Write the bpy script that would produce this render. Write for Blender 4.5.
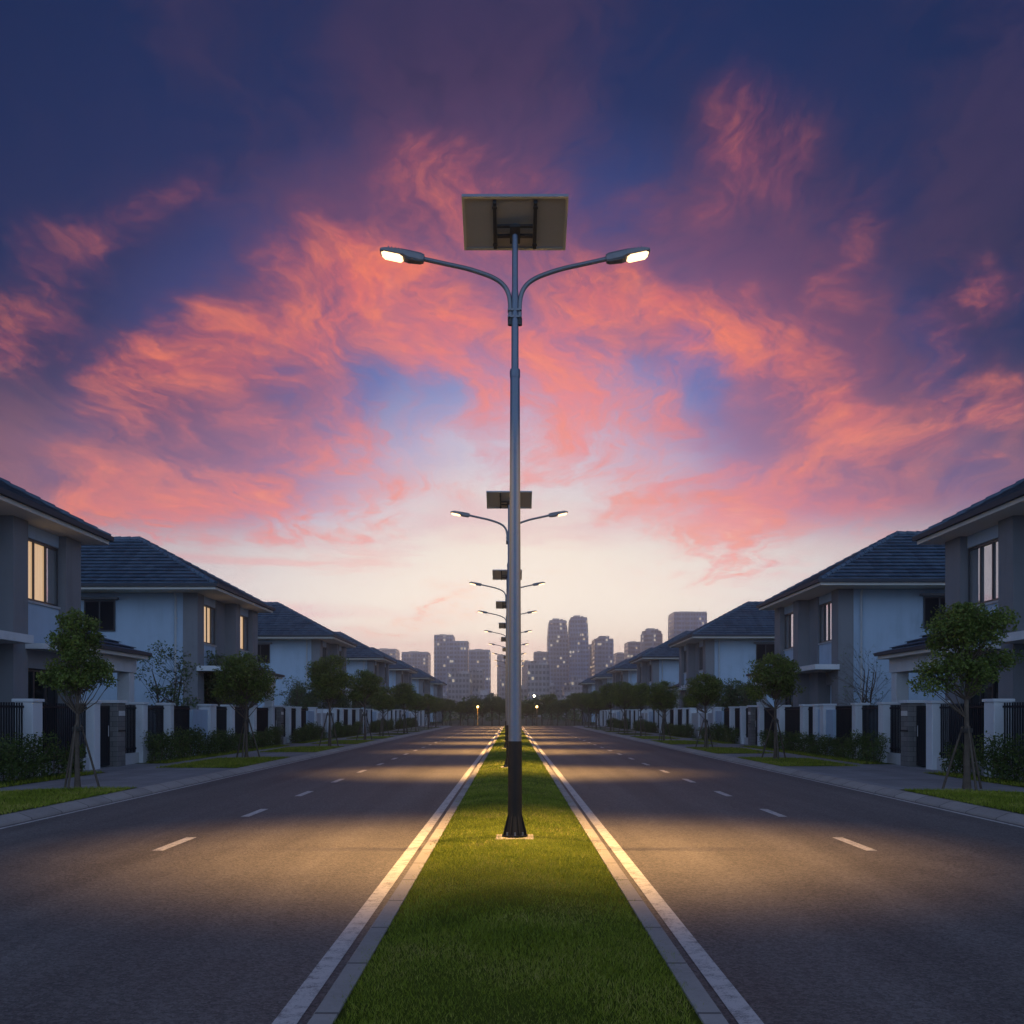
import bpy, bmesh, math, random
import numpy as np
from mathutils import Vector, Matrix

for o in list(bpy.data.objects):
    bpy.data.objects.remove(o)
SC = bpy.context.scene
COL = SC.collection
random.seed(7)
rng = np.random.default_rng(11)

# ------------------------------------------------------------------ camera
cam_data = bpy.data.cameras.new('camera')
cam = bpy.data.objects.new('camera', cam_data)
COL.objects.link(cam)
cam.location = (-0.03, 0.0, 1.6)
cam.rotation_euler = (math.radians(90), 0, 0)
cam_data.sensor_width = 36.0
cam_data.lens = 35.16
cam_data.shift_y = (713 - 512) / 1024.0
cam_data.clip_start = 0.05
cam_data.clip_end = 6000
SC.camera = cam

# ------------------------------------------------------------------ node helpers
def s2l(c):
    out = []
    for v in c[:3]:
        v /= 255.0
        out.append(v / 12.92 if v <= 0.04045 else ((v + 0.055) / 1.055) ** 2.4)
    return (out[0], out[1], out[2], 1.0)

class NG:
    """thin wrapper for building node trees"""
    def __init__(self, tree):
        self.t = tree
        tree.nodes.clear()
    def node(self, typ, **props):
        n = self.t.nodes.new(typ)
        for k, v in props.items():
            setattr(n, k, v)
        return n
    def put(self, sock, v):
        if isinstance(v, bpy.types.NodeSocket):
            self.t.links.new(v, sock)
        elif v is not None:
            if hasattr(sock.default_value, '__len__') and not hasattr(v, '__len__'):
                v = (v,) * len(sock.default_value)
            if hasattr(sock.default_value, '__len__') and len(sock.default_value) == 4 and len(v) == 3:
                v = tuple(v) + (1,)
            sock.default_value = v
    def m(self, op, a, b=None, c=None, clamp=False):
        n = self.node('ShaderNodeMath', operation=op, use_clamp=clamp)
        for i, v in enumerate((a, b, c)):
            if v is not None:
                self.put(n.inputs[i], v)
        return n.outputs[0]
    def v(self, op, a, b=None, scale=None):
        n = self.node('ShaderNodeVectorMath', operation=op)
        self.put(n.inputs[0], a)
        if b is not None:
            self.put(n.inputs[1], b)
        if scale is not None:
            self.put(n.inputs['Scale'], scale)
        return n.outputs['Value'] if op in ('DOT_PRODUCT', 'LENGTH') else n.outputs['Vector']
    def comb(self, x, y, z):
        n = self.node('ShaderNodeCombineXYZ')
        for i, v in enumerate((x, y, z)):
            self.put(n.inputs[i], v)
        return n.outputs[0]
    def sep(self, v):
        n = self.node('ShaderNodeSeparateXYZ')
        self.put(n.inputs[0], v)
        return n.outputs
    def noise(self, vec, scale=1, detail=4, rough=0.55, dist=0, dim='3D', lac=2.0):
        n = self.node('ShaderNodeTexNoise', noise_dimensions=dim)
        if vec is not None:
            self.put(n.inputs['Vector'], vec)
        n.inputs['Scale'].default_value = scale
        n.inputs['Detail'].default_value = detail
        n.inputs['Roughness'].default_value = rough
        n.inputs['Lacunarity'].default_value = lac
        n.inputs['Distortion'].default_value = dist
        return n
    def voro(self, vec, scale=1, feature='F1', rand=1.0):
        n = self.node('ShaderNodeTexVoronoi', feature=feature)
        if vec is not None:
            self.put(n.inputs['Vector'], vec)
        n.inputs['Scale'].default_value = scale
        n.inputs['Randomness'].default_value = rand
        return n
    def ramp(self, fac, stops, interp='LINEAR'):
        n = self.node('ShaderNodeValToRGB')
        n.color_ramp.interpolation = interp
        e = n.color_ramp.elements
        while len(e) < len(stops):
            e.new(0.5)
        for i, (p, c) in enumerate(stops):
            e[i].position = p
            e[i].color = c if len(c) == 4 else tuple(c) + (1,)
        self.put(n.inputs[0], fac)
        return n.outputs[0]
    def mix(self, f, a, b, blend='MIX'):
        n = self.node('ShaderNodeMix', data_type='RGBA', blend_type=blend)
        n.clamp_factor = True
        self.put(n.inputs[0], f)
        self.put(n.inputs[6], a)
        self.put(n.inputs[7], b)
        return n.outputs[2]
    def smooth(self, x, lo, hi, a=0.0, b=1.0):
        n = self.node('ShaderNodeMapRange', interpolation_type='SMOOTHSTEP')
        self.put(n.inputs['Value'], x)
        n.inputs['From Min'].default_value = lo
        n.inputs['From Max'].default_value = hi
        n.inputs['To Min'].default_value = a
        n.inputs['To Max'].default_value = b
        return n.outputs[0]

# ------------------------------------------------------------------ sky
HORIZON_PX = 713.0
def skydir(px, py):
    v = Vector(((px - 512) / 1000.0, 1.0, (HORIZON_PX - py) / 1000.0))
    v.normalize()
    return tuple(v)

world = bpy.data.worlds.new('World')
SC.world = world
world.use_nodes = True
g = NG(world.node_tree)
d = g.node('ShaderNodeTexCoord').outputs['Generated']
dx, dy, dz = g.sep(d)
zc = g.m('ADD', g.m('MAXIMUM', dz, 0.0), 0.16)
P = g.comb(g.m('DIVIDE', dx, zc), g.m('DIVIDE', dy, zc), 3.7)         # position on a flat cloud deck
n_w1 = g.noise(P, 1.1, 3, 0.5)
n_w2 = g.noise(P, 3.6, 4, 0.55)
w1 = g.v('SUBTRACT', n_w1.outputs['Color'], (0.5, 0.5, 0.5))
w2 = g.v('SUBTRACT', n_w2.outputs['Color'], (0.5, 0.5, 0.5))
n_w3 = g.noise(P, 11.0, 5, 0.6)
w3 = g.v('SUBTRACT', n_w3.outputs['Color'], (0.5, 0.5, 0.5))
dw = g.v('ADD', d, g.v('SCALE', w1, scale=0.10))
dw = g.v('NORMALIZE', g.v('ADD', dw, g.v('ADD', g.v('SCALE', w2, scale=0.085), g.v('SCALE', w3, scale=0.035))))
dsoft = g.v('NORMALIZE', g.v('ADD', d, g.v('SCALE', w1, scale=0.10)))
dmid = g.v('NORMALIZE', g.v('ADD', d, g.v('ADD', g.v('SCALE', w1, scale=0.10), g.v('SCALE', w2, scale=0.06))))
# wisps: cirrus threads stretched along the street axis of the deck and curled by the warp
Pw = g.v('ADD', P, g.v('SCALE', w1, scale=0.75))
Pw = g.v('ADD', Pw, g.v('SCALE', w2, scale=0.16))
n_mac = g.noise(Pw, 0.9, 6, 0.55, 0.2).outputs['Fac']
n_wis = g.noise(g.v('MULTIPLY', Pw, (2.7, 1.0, 1.0)), 1.5, 9, 0.64, 0.35).outputs['Fac']
n_fin = g.noise(g.v('MULTIPLY', Pw, (1.8, 1.0, 1.0)), 6.5, 7, 0.66, 0.25).outputs['Fac']
# hair-fine fibres combed out of the cloud edges
fib = g.noise(g.v('MULTIPLY', g.v('ADD', P, g.v('SCALE', w2, scale=0.5)), (9.0, 1.6, 1.0)), 2.2, 6, 0.62, 0.3).outputs['Fac']
tex = g.m('ADD', g.m('ADD', g.m('MULTIPLY', n_wis, 0.46), g.m('MULTIPLY', fib, 0.20)), g.m('ADD', g.m('MULTIPLY', n_mac, 0.14), g.m('MULTIPLY', n_fin, 0.20)))

def lobes(lst, dirsock):
    tot = None
    for (px, py, s, wgt) in lst:
        dt = g.v('DOT_PRODUCT', dirsock, skydir(px, py))
        k = 2.0 / (s / 1000.0) ** 2
        e = g.m('EXPONENT', g.m('MULTIPLY', g.m('SUBTRACT', dt, 1.0), k))
        tot = g.m('MULTIPLY', e, wgt) if tot is None else g.m('MULTIPLY_ADD', e, wgt, tot)
    return tot

dsq = g.v('NORMALIZE', g.v('MULTIPLY', dsoft, g.comb(g.smooth(dz, 0.10, 0.30, 0.58, 0.97), 1.0, 1.0)))
cosr = g.v('DOT_PRODUCT', dsq, skydir(520, 625))
r = g.m('ARCCOSINE', g.m('MINIMUM', cosr, 0.99999))
rn = g.m('DIVIDE', r, 1.0, clamp=True)
base = g.ramp(rn, [(0.0, (1.05, .90, .72)), (0.08, (1.0, .84, .70)), (0.15, s2l((224, 214, 220))),
                   (0.21, s2l((184, 186, 216))), (0.27, s2l((118, 126, 178))), (0.33, s2l((76, 88, 142))),
                   (0.40, s2l((40, 58, 110))), (0.49, s2l((17, 36, 80))), (0.75, s2l((16, 36, 80))), (1.0, s2l((40, 62, 110)))])
mauve = g.ramp(rn, [(0.0, s2l((240, 205, 200))), (0.15, s2l((226, 170, 185))), (0.23, s2l((176, 128, 168))),
                    (0.31, s2l((122, 90, 132))), (0.38, s2l((82, 64, 104))), (0.48, s2l((50, 46, 80))), (0.8, s2l((44, 46, 84)))])
coral = g.ramp(rn, [(0.0, s2l((252, 214, 196))), (0.10, s2l((250, 184, 170))), (0.18, s2l((248, 146, 142))), (0.27, s2l((244, 124, 116))),
                    (0.35, s2l((222, 108, 104))), (0.45, s2l((168, 84, 104))), (0.60, s2l((104, 66, 98)))])

MAUVE = [(400, 150, 150, .55), (250, 60, 150, .35), (620, 60, 120, .2), (480, 40, 90, .2), (560, 180, 130, .7), (130, 250, 110, .55), (40, 300, 90, .7),
         (200, 320, 110, .7), (300, 200, 120, .55), (770, 160, 130, .75), (840, 260, 120, .8), (930, 270, 110, .8), (770, 330, 140, .9),
         (900, 430, 110, .9), (60, 440, 120, .9), (190, 440, 110, .9), (980, 90, 110, .4), (1010, 400, 90, .6), (420, 330, 90, .5), (560, 370, 80, .5),
         (820, 480, 100, .7), (120, 120, 120, .35)]
DEEP = [(610, 385, 26, .5), (705, 385, 24, .6), (330, 385, 24, .4), (270, 370, 22, .4), (420, 375, 26, .5), (470, 370, 24, .45), (440, 410, 30, .4), (395, 430, 26, .3), (640, 400, 26, .5), (1005, 445, 60, .6), (25, 420, 60, .6), (940, 350, 50, .5), (40, 170, 100, 1.0), (170, 235, 70, .8), (20, 60, 130, 1.0), (320, 30, 90, .5), (740, 20, 90, .6), (300, 140, 60, .4), (590, 60, 60, .5), (620, 180, 60, .5), (880, 60, 100, .8), (900, 230, 45, .5),
        (985, 330, 55, .9), (60, 385, 55, .6), (690, 362, 30, .9), (360, 372, 26, .4), (400, 400, 40, .22), (480, 408, 20, .4),
        (150, 290, 45, .4), (290, 265, 50, .3), (960, 480, 40, .3)]
CORAL = [(35, 285, 26, .28), (80, 262, 26, .28), (125, 245, 24, .28), (170, 222, 24, .28), (215, 200, 24, .26), (10, 345, 26, .45), (70, 330, 24, .5), (330, 250, 22, .6), (290, 285, 22, .6), (450, 340, 26, .6), (400, 350, 22, .5), (470, 400, 26, .55), (530, 440, 26, .4), (580, 340, 30, .6), (960, 330, 22, .6), (1000, 285, 22, .55), (930, 350, 20, .5), (890, 445, 24, .7), (940, 425, 22, .7), (990, 410, 22, .75), (850, 300, 22, .4), (870, 260, 22, .3), (890, 215, 22, .3), (760, 170, 28, .34), (800, 190, 26, .34), (735, 110, 28, .34), (650, 200, 24, .3), (100, 500, 26, .7), (150, 498, 24, .5), (210, 496, 24, .6), (262, 494, 24, .7), (315, 492, 24, .7), (370, 490, 24, .7), (118, 398, 26, .8), (150, 380, 26, 1.0), (185, 366, 26, 1.0), (218, 345, 26, .9), (262, 338, 24, .7), (300, 340, 22, .8),
         (330, 330, 24, .8), (352, 300, 30, 1.1), (385, 278, 34, 1.2), (430, 298, 34, .9), (475, 312, 34, .6), (245, 412, 26, .5), (310, 420, 34, .7),
         (20, 350, 24, .6), (115, 500, 24, .6), (175, 497, 26, .8), (235, 492, 26, .9), (290, 494, 24, 1.0), (340, 490, 26, 1.1), (395, 490, 26, .9),
         (450, 503, 26, .7), (425, 185, 40, .55), (470, 200, 40, .5), (548, 220, 44, .7), (592, 290, 34, .8), (628, 298, 28, 1.1), (665, 318, 26, 1.1),
         (702, 342, 26, 1.1), (742, 352, 28, 1.0), (785, 372, 28, .9), (818, 410, 26, .9), (850, 432, 20, 1.0), (555, 415, 44, .8), (640, 450, 30, .8),
         (620, 470, 34, .8), (672, 492, 34, 1.0), (712, 460, 26, .7), (735, 505, 36, 1.0), (800, 472, 30, 1.0), (735, 545, 26, .8), (790, 540, 30, .5),
         (930, 415, 26, .4), (990, 405, 26, .5), (985, 305, 28, .7), (735, 150, 30, .42), (715, 218, 24, .45), (770, 130, 34, .36),
         (365, 632, 20, .8), (400, 632, 20, 1.0), (440, 622, 22, .8), (480, 606, 24, .7), (450, 590, 26, .45), (540, 360, 40, .6), (590, 390, 36, .6), (420, 440, 40, .45), (350, 440, 30, .5), (270, 460, 36, .5), (90, 470, 40, .5), (180, 440, 36, .45), (660, 410, 26, .7), (860, 500, 36, .5), (680, 560, 40, .45), (770, 330, 40, .35), (880, 330, 40, .3), (830, 200, 50, .2)]
lm = lobes(MAUVE, dmid)
ld = lobes(DEEP, dmid)
lc = lobes([(x_, y_, s_ * 1.06, w_) for x_, y_, s_, w_ in CORAL], dw)
# the same cloud deck goes on all round, where no lobe is placed
back = g.smooth(r, 0.55, 0.9)
lm = g.m('ADD', lm, g.m('MULTIPLY', back, g.m('MULTIPLY', n_mac, 0.8)))
lcs = g.m('SUBTRACT', 1.0, g.m('EXPONENT', g.m('MULTIPLY', lc, -1.1)))
tc = g.m('SUBTRACT', tex, 0.5)
m_m = g.smooth(g.m('ADD', g.m('MULTIPLY', lm, 1.0), g.m('MULTIPLY', tc, 4.8)), 0.08, 1.0)
m_d = g.smooth(g.m('ADD', ld, g.m('MULTIPLY', tc, -2.2)), 0.16, 0.85)
tcl = g.m('MULTIPLY', tc, g.m('MULTIPLY_ADD', lcs, 1.0, 0.12))
m_c = g.smooth(g.m('ADD', g.m('MULTIPLY', lcs, 1.0), g.m('MULTIPLY', tcl, 7.5)), 0.22, 1.32)
col = g.mix(g.m('MULTIPLY', m_m, 0.9), base, mauve)
blue = g.ramp(rn, [(0.0, s2l((200, 205, 222))), (0.2, s2l((160, 172, 215))), (0.27, s2l((84, 116, 182))), (0.36, s2l((44, 72, 136))),
                   (0.46, s2l((18, 44, 92))), (0.7, s2l((12, 34, 72)))])
col = g.mix(g.m('MULTIPLY', m_d, 0.9), col, blue)
# dim rosy wisps combed through the high mauve
up_w = g.m('MULTIPLY', g.smooth(g.m('ADD', g.m('MULTIPLY', tc, 7.0), g.m('MULTIPLY', lm, 0.55)), 0.15, 1.1), g.smooth(r, 0.24, 0.36))
col = g.mix(g.m('MULTIPLY', g.m('MULTIPLY', up_w, 0.42), g.m('SUBTRACT', 1.0, g.m('MULTIPLY', m_d, 0.8))), col, g.ramp(rn, [(0.25, s2l((206, 120, 140))), (0.34, s2l((140, 84, 118))), (0.43, s2l((98, 66, 102))), (0.54, s2l((62, 52, 88)))]))
# soft thin pink veil, then lit cloud bodies with bright broken rims
gate = g.m('MULTIPLY_ADD', lcs, 1.5, 0.30)
veil = g.smooth(g.m('ADD', lcs, g.m('MULTIPLY', tc, g.m('MULTIPLY', gate, 2.4))), 0.04, 0.85)
veil = g.m('MULTIPLY', g.m('MULTIPLY', veil, 0.62), g.smooth(dz, 0.10, 0.22, 0.25, 1.0))
col = g.mix(veil, col, g.mix(0.4, coral, mauve))
hot = g.mix(g.smooth(n_fin, 0.40, 0.62), coral, g.mix(0.55, coral, s2l((255, 138, 88))))
col = g.mix(g.m('MULTIPLY', m_c, 0.85), col, hot)
rim = g.m('MULTIPLY', g.smooth(g.m('ADD', g.m('MULTIPLY', lcs, 0.5), g.m('MULTIPLY', tcl, 6.0)), 0.55, 1.25), g.smooth(r, 0.62, 0.42))
col = g.mix(g.m('MULTIPLY', rim, 0.7), col, g.mix(g.smooth(r, 0.12, 0.34), (1.0, 0.72, 0.62, 1), s2l((255, 132, 92))))
# shaded undersides: slate breaks inside the lit cloud
shd = g.m('MULTIPLY', g.smooth(g.m('ADD', g.m('MULTIPLY', tc, -6.0), g.m('MULTIPLY', lcs, 0.5)), 0.45, 1.1), g.smooth(r, 0.12, 0.26))
col = g.mix(g.m('MULTIPLY', shd, 0.55), col, mauve)
pale = g.m('MULTIPLY', g.m('MULTIPLY', g.smooth(dz, 0.20, 0.15), g.smooth(dz, 0.05, 0.11)), g.smooth(dy, 0.2, 0.6))
col = g.mix(g.m('MULTIPLY', pale, g.m('MULTIPLY', g.m('SUBTRACT', 1.0, m_c), 0.75)), col, g.mix(g.smooth(r, 0.06, 0.34), (0.95, 0.86, 0.74, 1), (0.56, 0.53, 0.53, 1)))
rose = g.m('MULTIPLY', g.smooth(dz, 0.15, 0.20), g.m('MULTIPLY', g.smooth(dz, 0.32, 0.22), g.smooth(r, 0.16, 0.34)))
rose = g.m('MULTIPLY', rose, g.smooth(dy, 0.2, 0.6))
col = g.mix(g.m('MULTIPLY', rose, 0.30), col, g.mix(g.smooth(n_wis, 0.40, 0.62), s2l((150, 116, 150)), s2l((226, 150, 152))))
# thin pale streaks low above the horizon
low = g.m('MULTIPLY', g.smooth(dz, 0.02, 0.08), g.smooth(dz, 0.26, 0.16))
n_low = g.noise(g.comb(g.m('MULTIPLY', dx, 3.0), g.m('MULTIPLY', dz, 26.0), g.m('MULTIPLY', n_mac, 1.5)), 1.0, 5, 0.55, 0.5).outputs['Fac']
m_low = g.m('MULTIPLY', low, g.smooth(n_low, 0.48, 0.72))
col = g.mix(g.m('MULTIPLY', m_low, 0.6), col, g.mix(g.smooth(n_mac, 0.4, 0.6), mauve, coral))
hz = g.m('MULTIPLY', g.smooth(dz, 0.10, 0.0), g.smooth(r, 0.75, 0.3))
col = g.mix(g.m('MULTIPLY', hz, 0.7), col, (1.15, 0.80, 0.62, 1))
# unseen sky behind the viewer, brightened and blued to fill-light walls and ground
back_fill = g.m('MULTIPLY', g.smooth(dy, 0.25, -0.45), g.smooth(dz, 1.05, 0.25))
col = g.mix(back_fill, col, (0.48, 0.68, 1.06, 1))
glow = g.m('MULTIPLY_ADD', g.m('MULTIPLY', g.smooth(dz, 0.22, 0.03), g.smooth(r, 0.75, 0.15)), 0.50, 1.0)
col = g.v('SCALE', col, scale=glow)
col = g.mix(g.smooth(dz, -0.01, -0.06), col, (0.02, 0.022, 0.028, 1))
nish = g.node('ShaderNodeTexSky', sky_type='NISHITA', sun_disc=False)
nish.sun_elevation = math.radians(-4.0)
nish.sun_rotation = math.radians(0)
bgA = g.node('ShaderNodeBackground')
g.put(bgA.inputs[0], col)
bgA.inputs[1].default_value = 1.08
bgB = g.node('ShaderNodeBackground')
g.put(bgB.inputs[0], nish.outputs[0])
bgB.inputs[1].default_value = 0.05
ash = g.node('ShaderNodeAddShader')
g.put(ash.inputs[0], bgA.outputs[0])
g.put(ash.inputs[1], bgB.outputs[0])
wo = g.node('ShaderNodeOutputWorld')
g.put(wo.inputs['Surface'], ash.outputs[0])
world.cycles.sampling_method = 'MANUAL'
world.cycles.sample_map_resolution = 512

# last glow of the sun from just above the horizon ahead
sun_d = bpy.data.lights.new('sun', 'SUN')
sun_d.energy = 0.12
sun_d.angle = math.radians(12)
sun_d.color = (1.0, 0.62, 0.42)
sun = bpy.data.objects.new('sun', sun_d)
COL.objects.link(sun)
sun.rotation_euler = (math.radians(-86), 0, 0)      # light travels from +y (ahead) towards the viewer
SC.view_settings.view_transform = 'Standard'
SC.view_settings.look = 'None'
SC.view_settings.exposure = 0.0
SC.view_settings.gamma = 1.0
SC.render.film_transparent = False
SC.cycles.use_denoising = True
SC.cycles.max_bounces = 6
SC.cycles.diffuse_bounces = 3
SC.cycles.glossy_bounces = 3
SC.cycles.volume_bounces = 0
SC.cycles.transparent_max_bounces = 8

# ------------------------------------------------------------------ materials
def new_mat(name):
    m = bpy.data.materials.new(name)
    m.use_nodes = True
    g = NG(m.node_tree)
    out = g.node('ShaderNodeOutputMaterial')
    b = g.node('ShaderNodeBsdfPrincipled')
    g.put(out.inputs['Surface'], b.outputs[0])
    return m, g, b, out

def bump(g, b, h, strength=0.3, dist=0.01):
    n = g.node('ShaderNodeBump')
    n.inputs['Strength'].default_value = strength
    n.inputs['Distance'].default_value = dist
    g.put(n.inputs['Height'], h)
    g.put(b.inputs['Normal'], n.outputs[0])

def wpos(g):
    return g.node('ShaderNodeNewGeometry').outputs['Position']

def ocoord(g):
    return g.node('ShaderNodeTexCoord').outputs['Object']

def plain(name, col, rough=0.6, metal=0.0, var=0.12, scale=3.0, bscale=60, bstr=0.08, spec=0.5):
    m, g, b, o = new_mat(name)
    c = ocoord(g)
    n = g.noise(c, scale, 6, 0.6).outputs['Fac']
    n2 = g.noise(c, scale * 14, 3, 0.6).outputs['Fac']
    f = g.m('ADD', g.m('MULTIPLY', n, 0.7), g.m('MULTIPLY', n2, 0.3))
    lo = tuple(v * (1 - var) for v in col)
    hi = tuple(min(1, v * (1 + var)) for v in col)
    g.put(b.inputs['Base Color'], g.ramp(f, [(0.3, lo), (0.7, hi)]))
    g.put(b.inputs['Roughness'], g.m('ADD', rough - 0.06, g.m('MULTIPLY', n, 0.12)))
    b.inputs['Metallic'].default_value = metal
    b.inputs['Specular IOR Level'].default_value = spec
    if bstr:
        bump(g, b, g.noise(c, bscale, 3, 0.6).outputs['Fac'], bstr, 0.01)
    return m

M = {}
# asphalt
m, g, b, o = new_mat('asphalt')
p = wpos(g)
x, y, z = g.sep(p)
fine = g.noise(p, 85, 4, 0.8).outputs['Fac']
vv = g.voro(p, 48)
agg = vv.outputs['Distance']
chip = g.sep(vv.outputs['Color'])[0]
mid = g.noise(p, 1.3, 5, 0.6).outputs['Fac']
strk = g.noise(g.comb(g.m('MULTIPLY', x, 1.6), g.m('MULTIPLY', y, 0.06), 0.0), 1.0, 4, 0.6).outputs['Fac']
f = g.m('ADD', g.m('MULTIPLY', g.m('ADD', g.m('MULTIPLY', g.m('SUBTRACT', fine, 0.5), 1.6), g.m('MULTIPLY', g.m('SUBTRACT', chip, 0.5), 0.42)), 1.0), g.m('ADD', g.m('MULTIPLY', g.m('SUBTRACT', mid, 0.5), 0.30), g.m('MULTIPLY', g.m('SUBTRACT', strk, 0.5), 0.55)))
f = g.m('ADD', f, 0.5)
# polished wheel tracks, two per lane
ax = g.m('ABSOLUTE', x)
trk = g.m('COSINE', g.m('MULTIPLY', g.m('SUBTRACT', ax, 2.0), 4.5))
f = g.m('ADD', f, g.m('MULTIPLY', trk, 0.035))
g.put(b.inputs['Base Color'], g.ramp(f, [(0.12, (0.052, 0.048, 0.044)), (0.5, (0.125, 0.112, 0.100)), (0.88, (0.23, 0.21, 0.19))]))
crk = g.voro(g.v('ADD', p, g.v('SCALE', g.noise(p, 2.0, 4).outputs['Color'], scale=0.9)), 0.16, 'DISTANCE_TO_EDGE').outputs['Distance']
g.put(b.inputs['Roughness'], g.m('ADD', 0.60, g.m('MULTIPLY', mid, 0.2)))
b.inputs['Specular IOR Level'].default_value = 0.35
bump(g, b, g.m('ADD', g.m('MULTIPLY', fine, 0.6), agg), 0.65, 0.012)
M['asphalt'] = m

def concrete(name, col, joint=None, joint_w=0.012, axis='y', joint2=None, dark=0.35):
    m, g, b, o = new_mat(name)
    p = wpos(g)
    x, y, z = g.sep(p)
    n1 = g.noise(p, 1.1, 6, 0.65).outputs['Fac']
    n2 = g.noise(p, 26, 4, 0.7).outputs['Fac']
    n3 = g.noise(p, 140, 2, 0.7).outputs['Fac']
    f = g.m('ADD', g.m('MULTIPLY', n1, 0.5), g.m('ADD', g.m('MULTIPLY', n2, 0.3), g.m('MULTIPLY', n3, 0.2)))
    c = g.ramp(f, [(0.28, tuple(v * 0.62 for v in col)), (0.5, col), (0.72, tuple(v * 1.25 for v in col))])
    h = n2
    masks = []
    for coord, j in ((y, joint), (x, joint2)):
        if j:
            fr = g.m('FRACT', g.m('DIVIDE', coord, j))
            e = g.m('MINIMUM', fr, g.m('SUBTRACT', 1.0, fr))
            masks.append(g.smooth(e, joint_w / j * 0.5, joint_w / j))
            blk = g.node('ShaderNodeTexWhiteNoise', noise_dimensions='1D')
            g.put(blk.inputs['W'], g.m('FLOOR', g.m('DIVIDE', coord, j)))
            c = g.mix(g.m('MULTIPLY', blk.outputs['Value'], 0.22), c, (0.05, 0.05, 0.05, 1))
    if masks:
        mk = masks[0] if len(masks) == 1 else g.m('MULTIPLY', masks[0], masks[1])
        c = g.mix(mk, tuple(v * dark for v in col), c)
        h = g.m('ADD', g.m('MULTIPLY', n2, 0.25), mk)
    g.put(b.inputs['Base Color'], c)
    b.inputs['Roughness'].default_value = 0.85
    bump(g, b, h, 0.35, 0.008)
    return m
M['kerb'] = concrete('kerb_concrete', (0.36, 0.33, 0.295), 1.0, 0.02)
M['pavement'] = concrete('pavement_concrete', (0.28, 0.28, 0.28), 0.6, 0.012, joint2=0.6, dark=0.6)
M['pad'] = concrete('pad_concrete', (0.30, 0.27, 0.23))

# worn road paint
m, g, b, o = new_mat('road_paint')
p = wpos(g)
w = g.noise(p, 9, 6, 0.72).outputs['Fac']
w2 = g.noise(p, 110, 3, 0.7).outputs['Fac']
wear = g.smooth(g.m('ADD', g.m('MULTIPLY', w, 0.6), g.m('MULTIPLY', w2, 0.4)), 0.38, 0.53)
g.put(b.inputs['Base Color'], g.mix(wear, (0.22, 0.21, 0.195, 1), (0.60, 0.565, 0.52, 1)))
b.inputs['Roughness'].default_value = 0.7
bump(g, b, w2, 0.3, 0.004)
M['paint'] = m

def leafy(name, cols, trans=0.35, rough=0.55, clump=1.6, spec=0.3):
    m, g, b, o = new_mat(name)
    geo = g.node('ShaderNodeNewGeometry')
    isl = geo.outputs['Random Per Island']
    cl = g.noise(ocoord(g), clump, 3, 0.6).outputs['Fac']
    f = g.m('ADD', g.m('MULTIPLY', isl, 0.55), g.m('MULTIPLY', g.smooth(cl, 0.3, 0.7), 0.45))
    n = len(cols)
    c = g.ramp(f, [(0.08 + 0.84 * i / (n - 1), k) for i, k in enumerate(cols)])
    g.put(b.inputs['Base Color'], c)
    b.inputs['Roughness'].default_value = rough
    b.inputs['Specular IOR Level'].default_value = spec
    tr = g.node('ShaderNodeBsdfTranslucent')
    g.put(tr.inputs[0], c)
    mx = g.node('ShaderNodeMixShader')
    mx.inputs[0].default_value = trans
    g.put(mx.inputs[1], b.outputs[0])
    g.put(mx.inputs[2], tr.outputs[0])
    g.put(o.inputs['Surface'], mx.outputs[0])
    return m
M['leaf'] = leafy('tree_leaf', [(0.060, 0.090, 0.020), (0.125, 0.170, 0.032), (0.225, 0.275, 0.052)])
M['leaf2'] = leafy('dull_leaf', [(0.055, 0.085, 0.040), (0.10, 0.145, 0.058), (0.16, 0.21, 0.08)])
M['hedge'] = leafy('hedge_leaf', [(0.040, 0.066, 0.018), (0.080, 0.12, 0.028), (0.14, 0.19, 0.045)])
M['grass'] = leafy('grass_blade', [(0.085, 0.112, 0.008), (0.19, 0.245, 0.014), (0.28, 0.33, 0.026), (0.40, 0.35, 0.09)], 0.3, 0.6, 1.1)
m, g, b, o = new_mat('turf_soil')
p = wpos(g)
f = g.m('ADD', g.m('MULTIPLY', g.noise(p, 0.9, 5, 0.6).outputs['Fac'], 0.5), g.m('MULTIPLY', g.noise(p, 60, 4, 0.7).outputs['Fac'], 0.5))
g.put(b.inputs['Base Color'], g.ramp(f, [(0.3, (0.050, 0.066, 0.007)), (0.5, (0.095, 0.125, 0.011)), (0.72, (0.155, 0.180, 0.020))]))
b.inputs['Roughness'].default_value = 0.95
b.inputs['Specular IOR Level'].default_value = 0.1
bump(g, b, g.noise(p, 90, 3, 0.7).outputs['Fac'], 0.9, 0.03)
M['turf'] = m
m, g, b, o = new_mat('open_ground')
p = wpos(g)
f = g.noise(p, 0.05, 8, 0.65).outputs['Fac']
g.put(b.inputs['Base Color'], g.ramp(f, [(0.35, (0.035, 0.055, 0.022)), (0.55, (0.07, 0.085, 0.04)), (0.7, (0.13, 0.12, 0.09))]))
b.inputs['Roughness'].default_value = 0.95
M['ground'] = m

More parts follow.
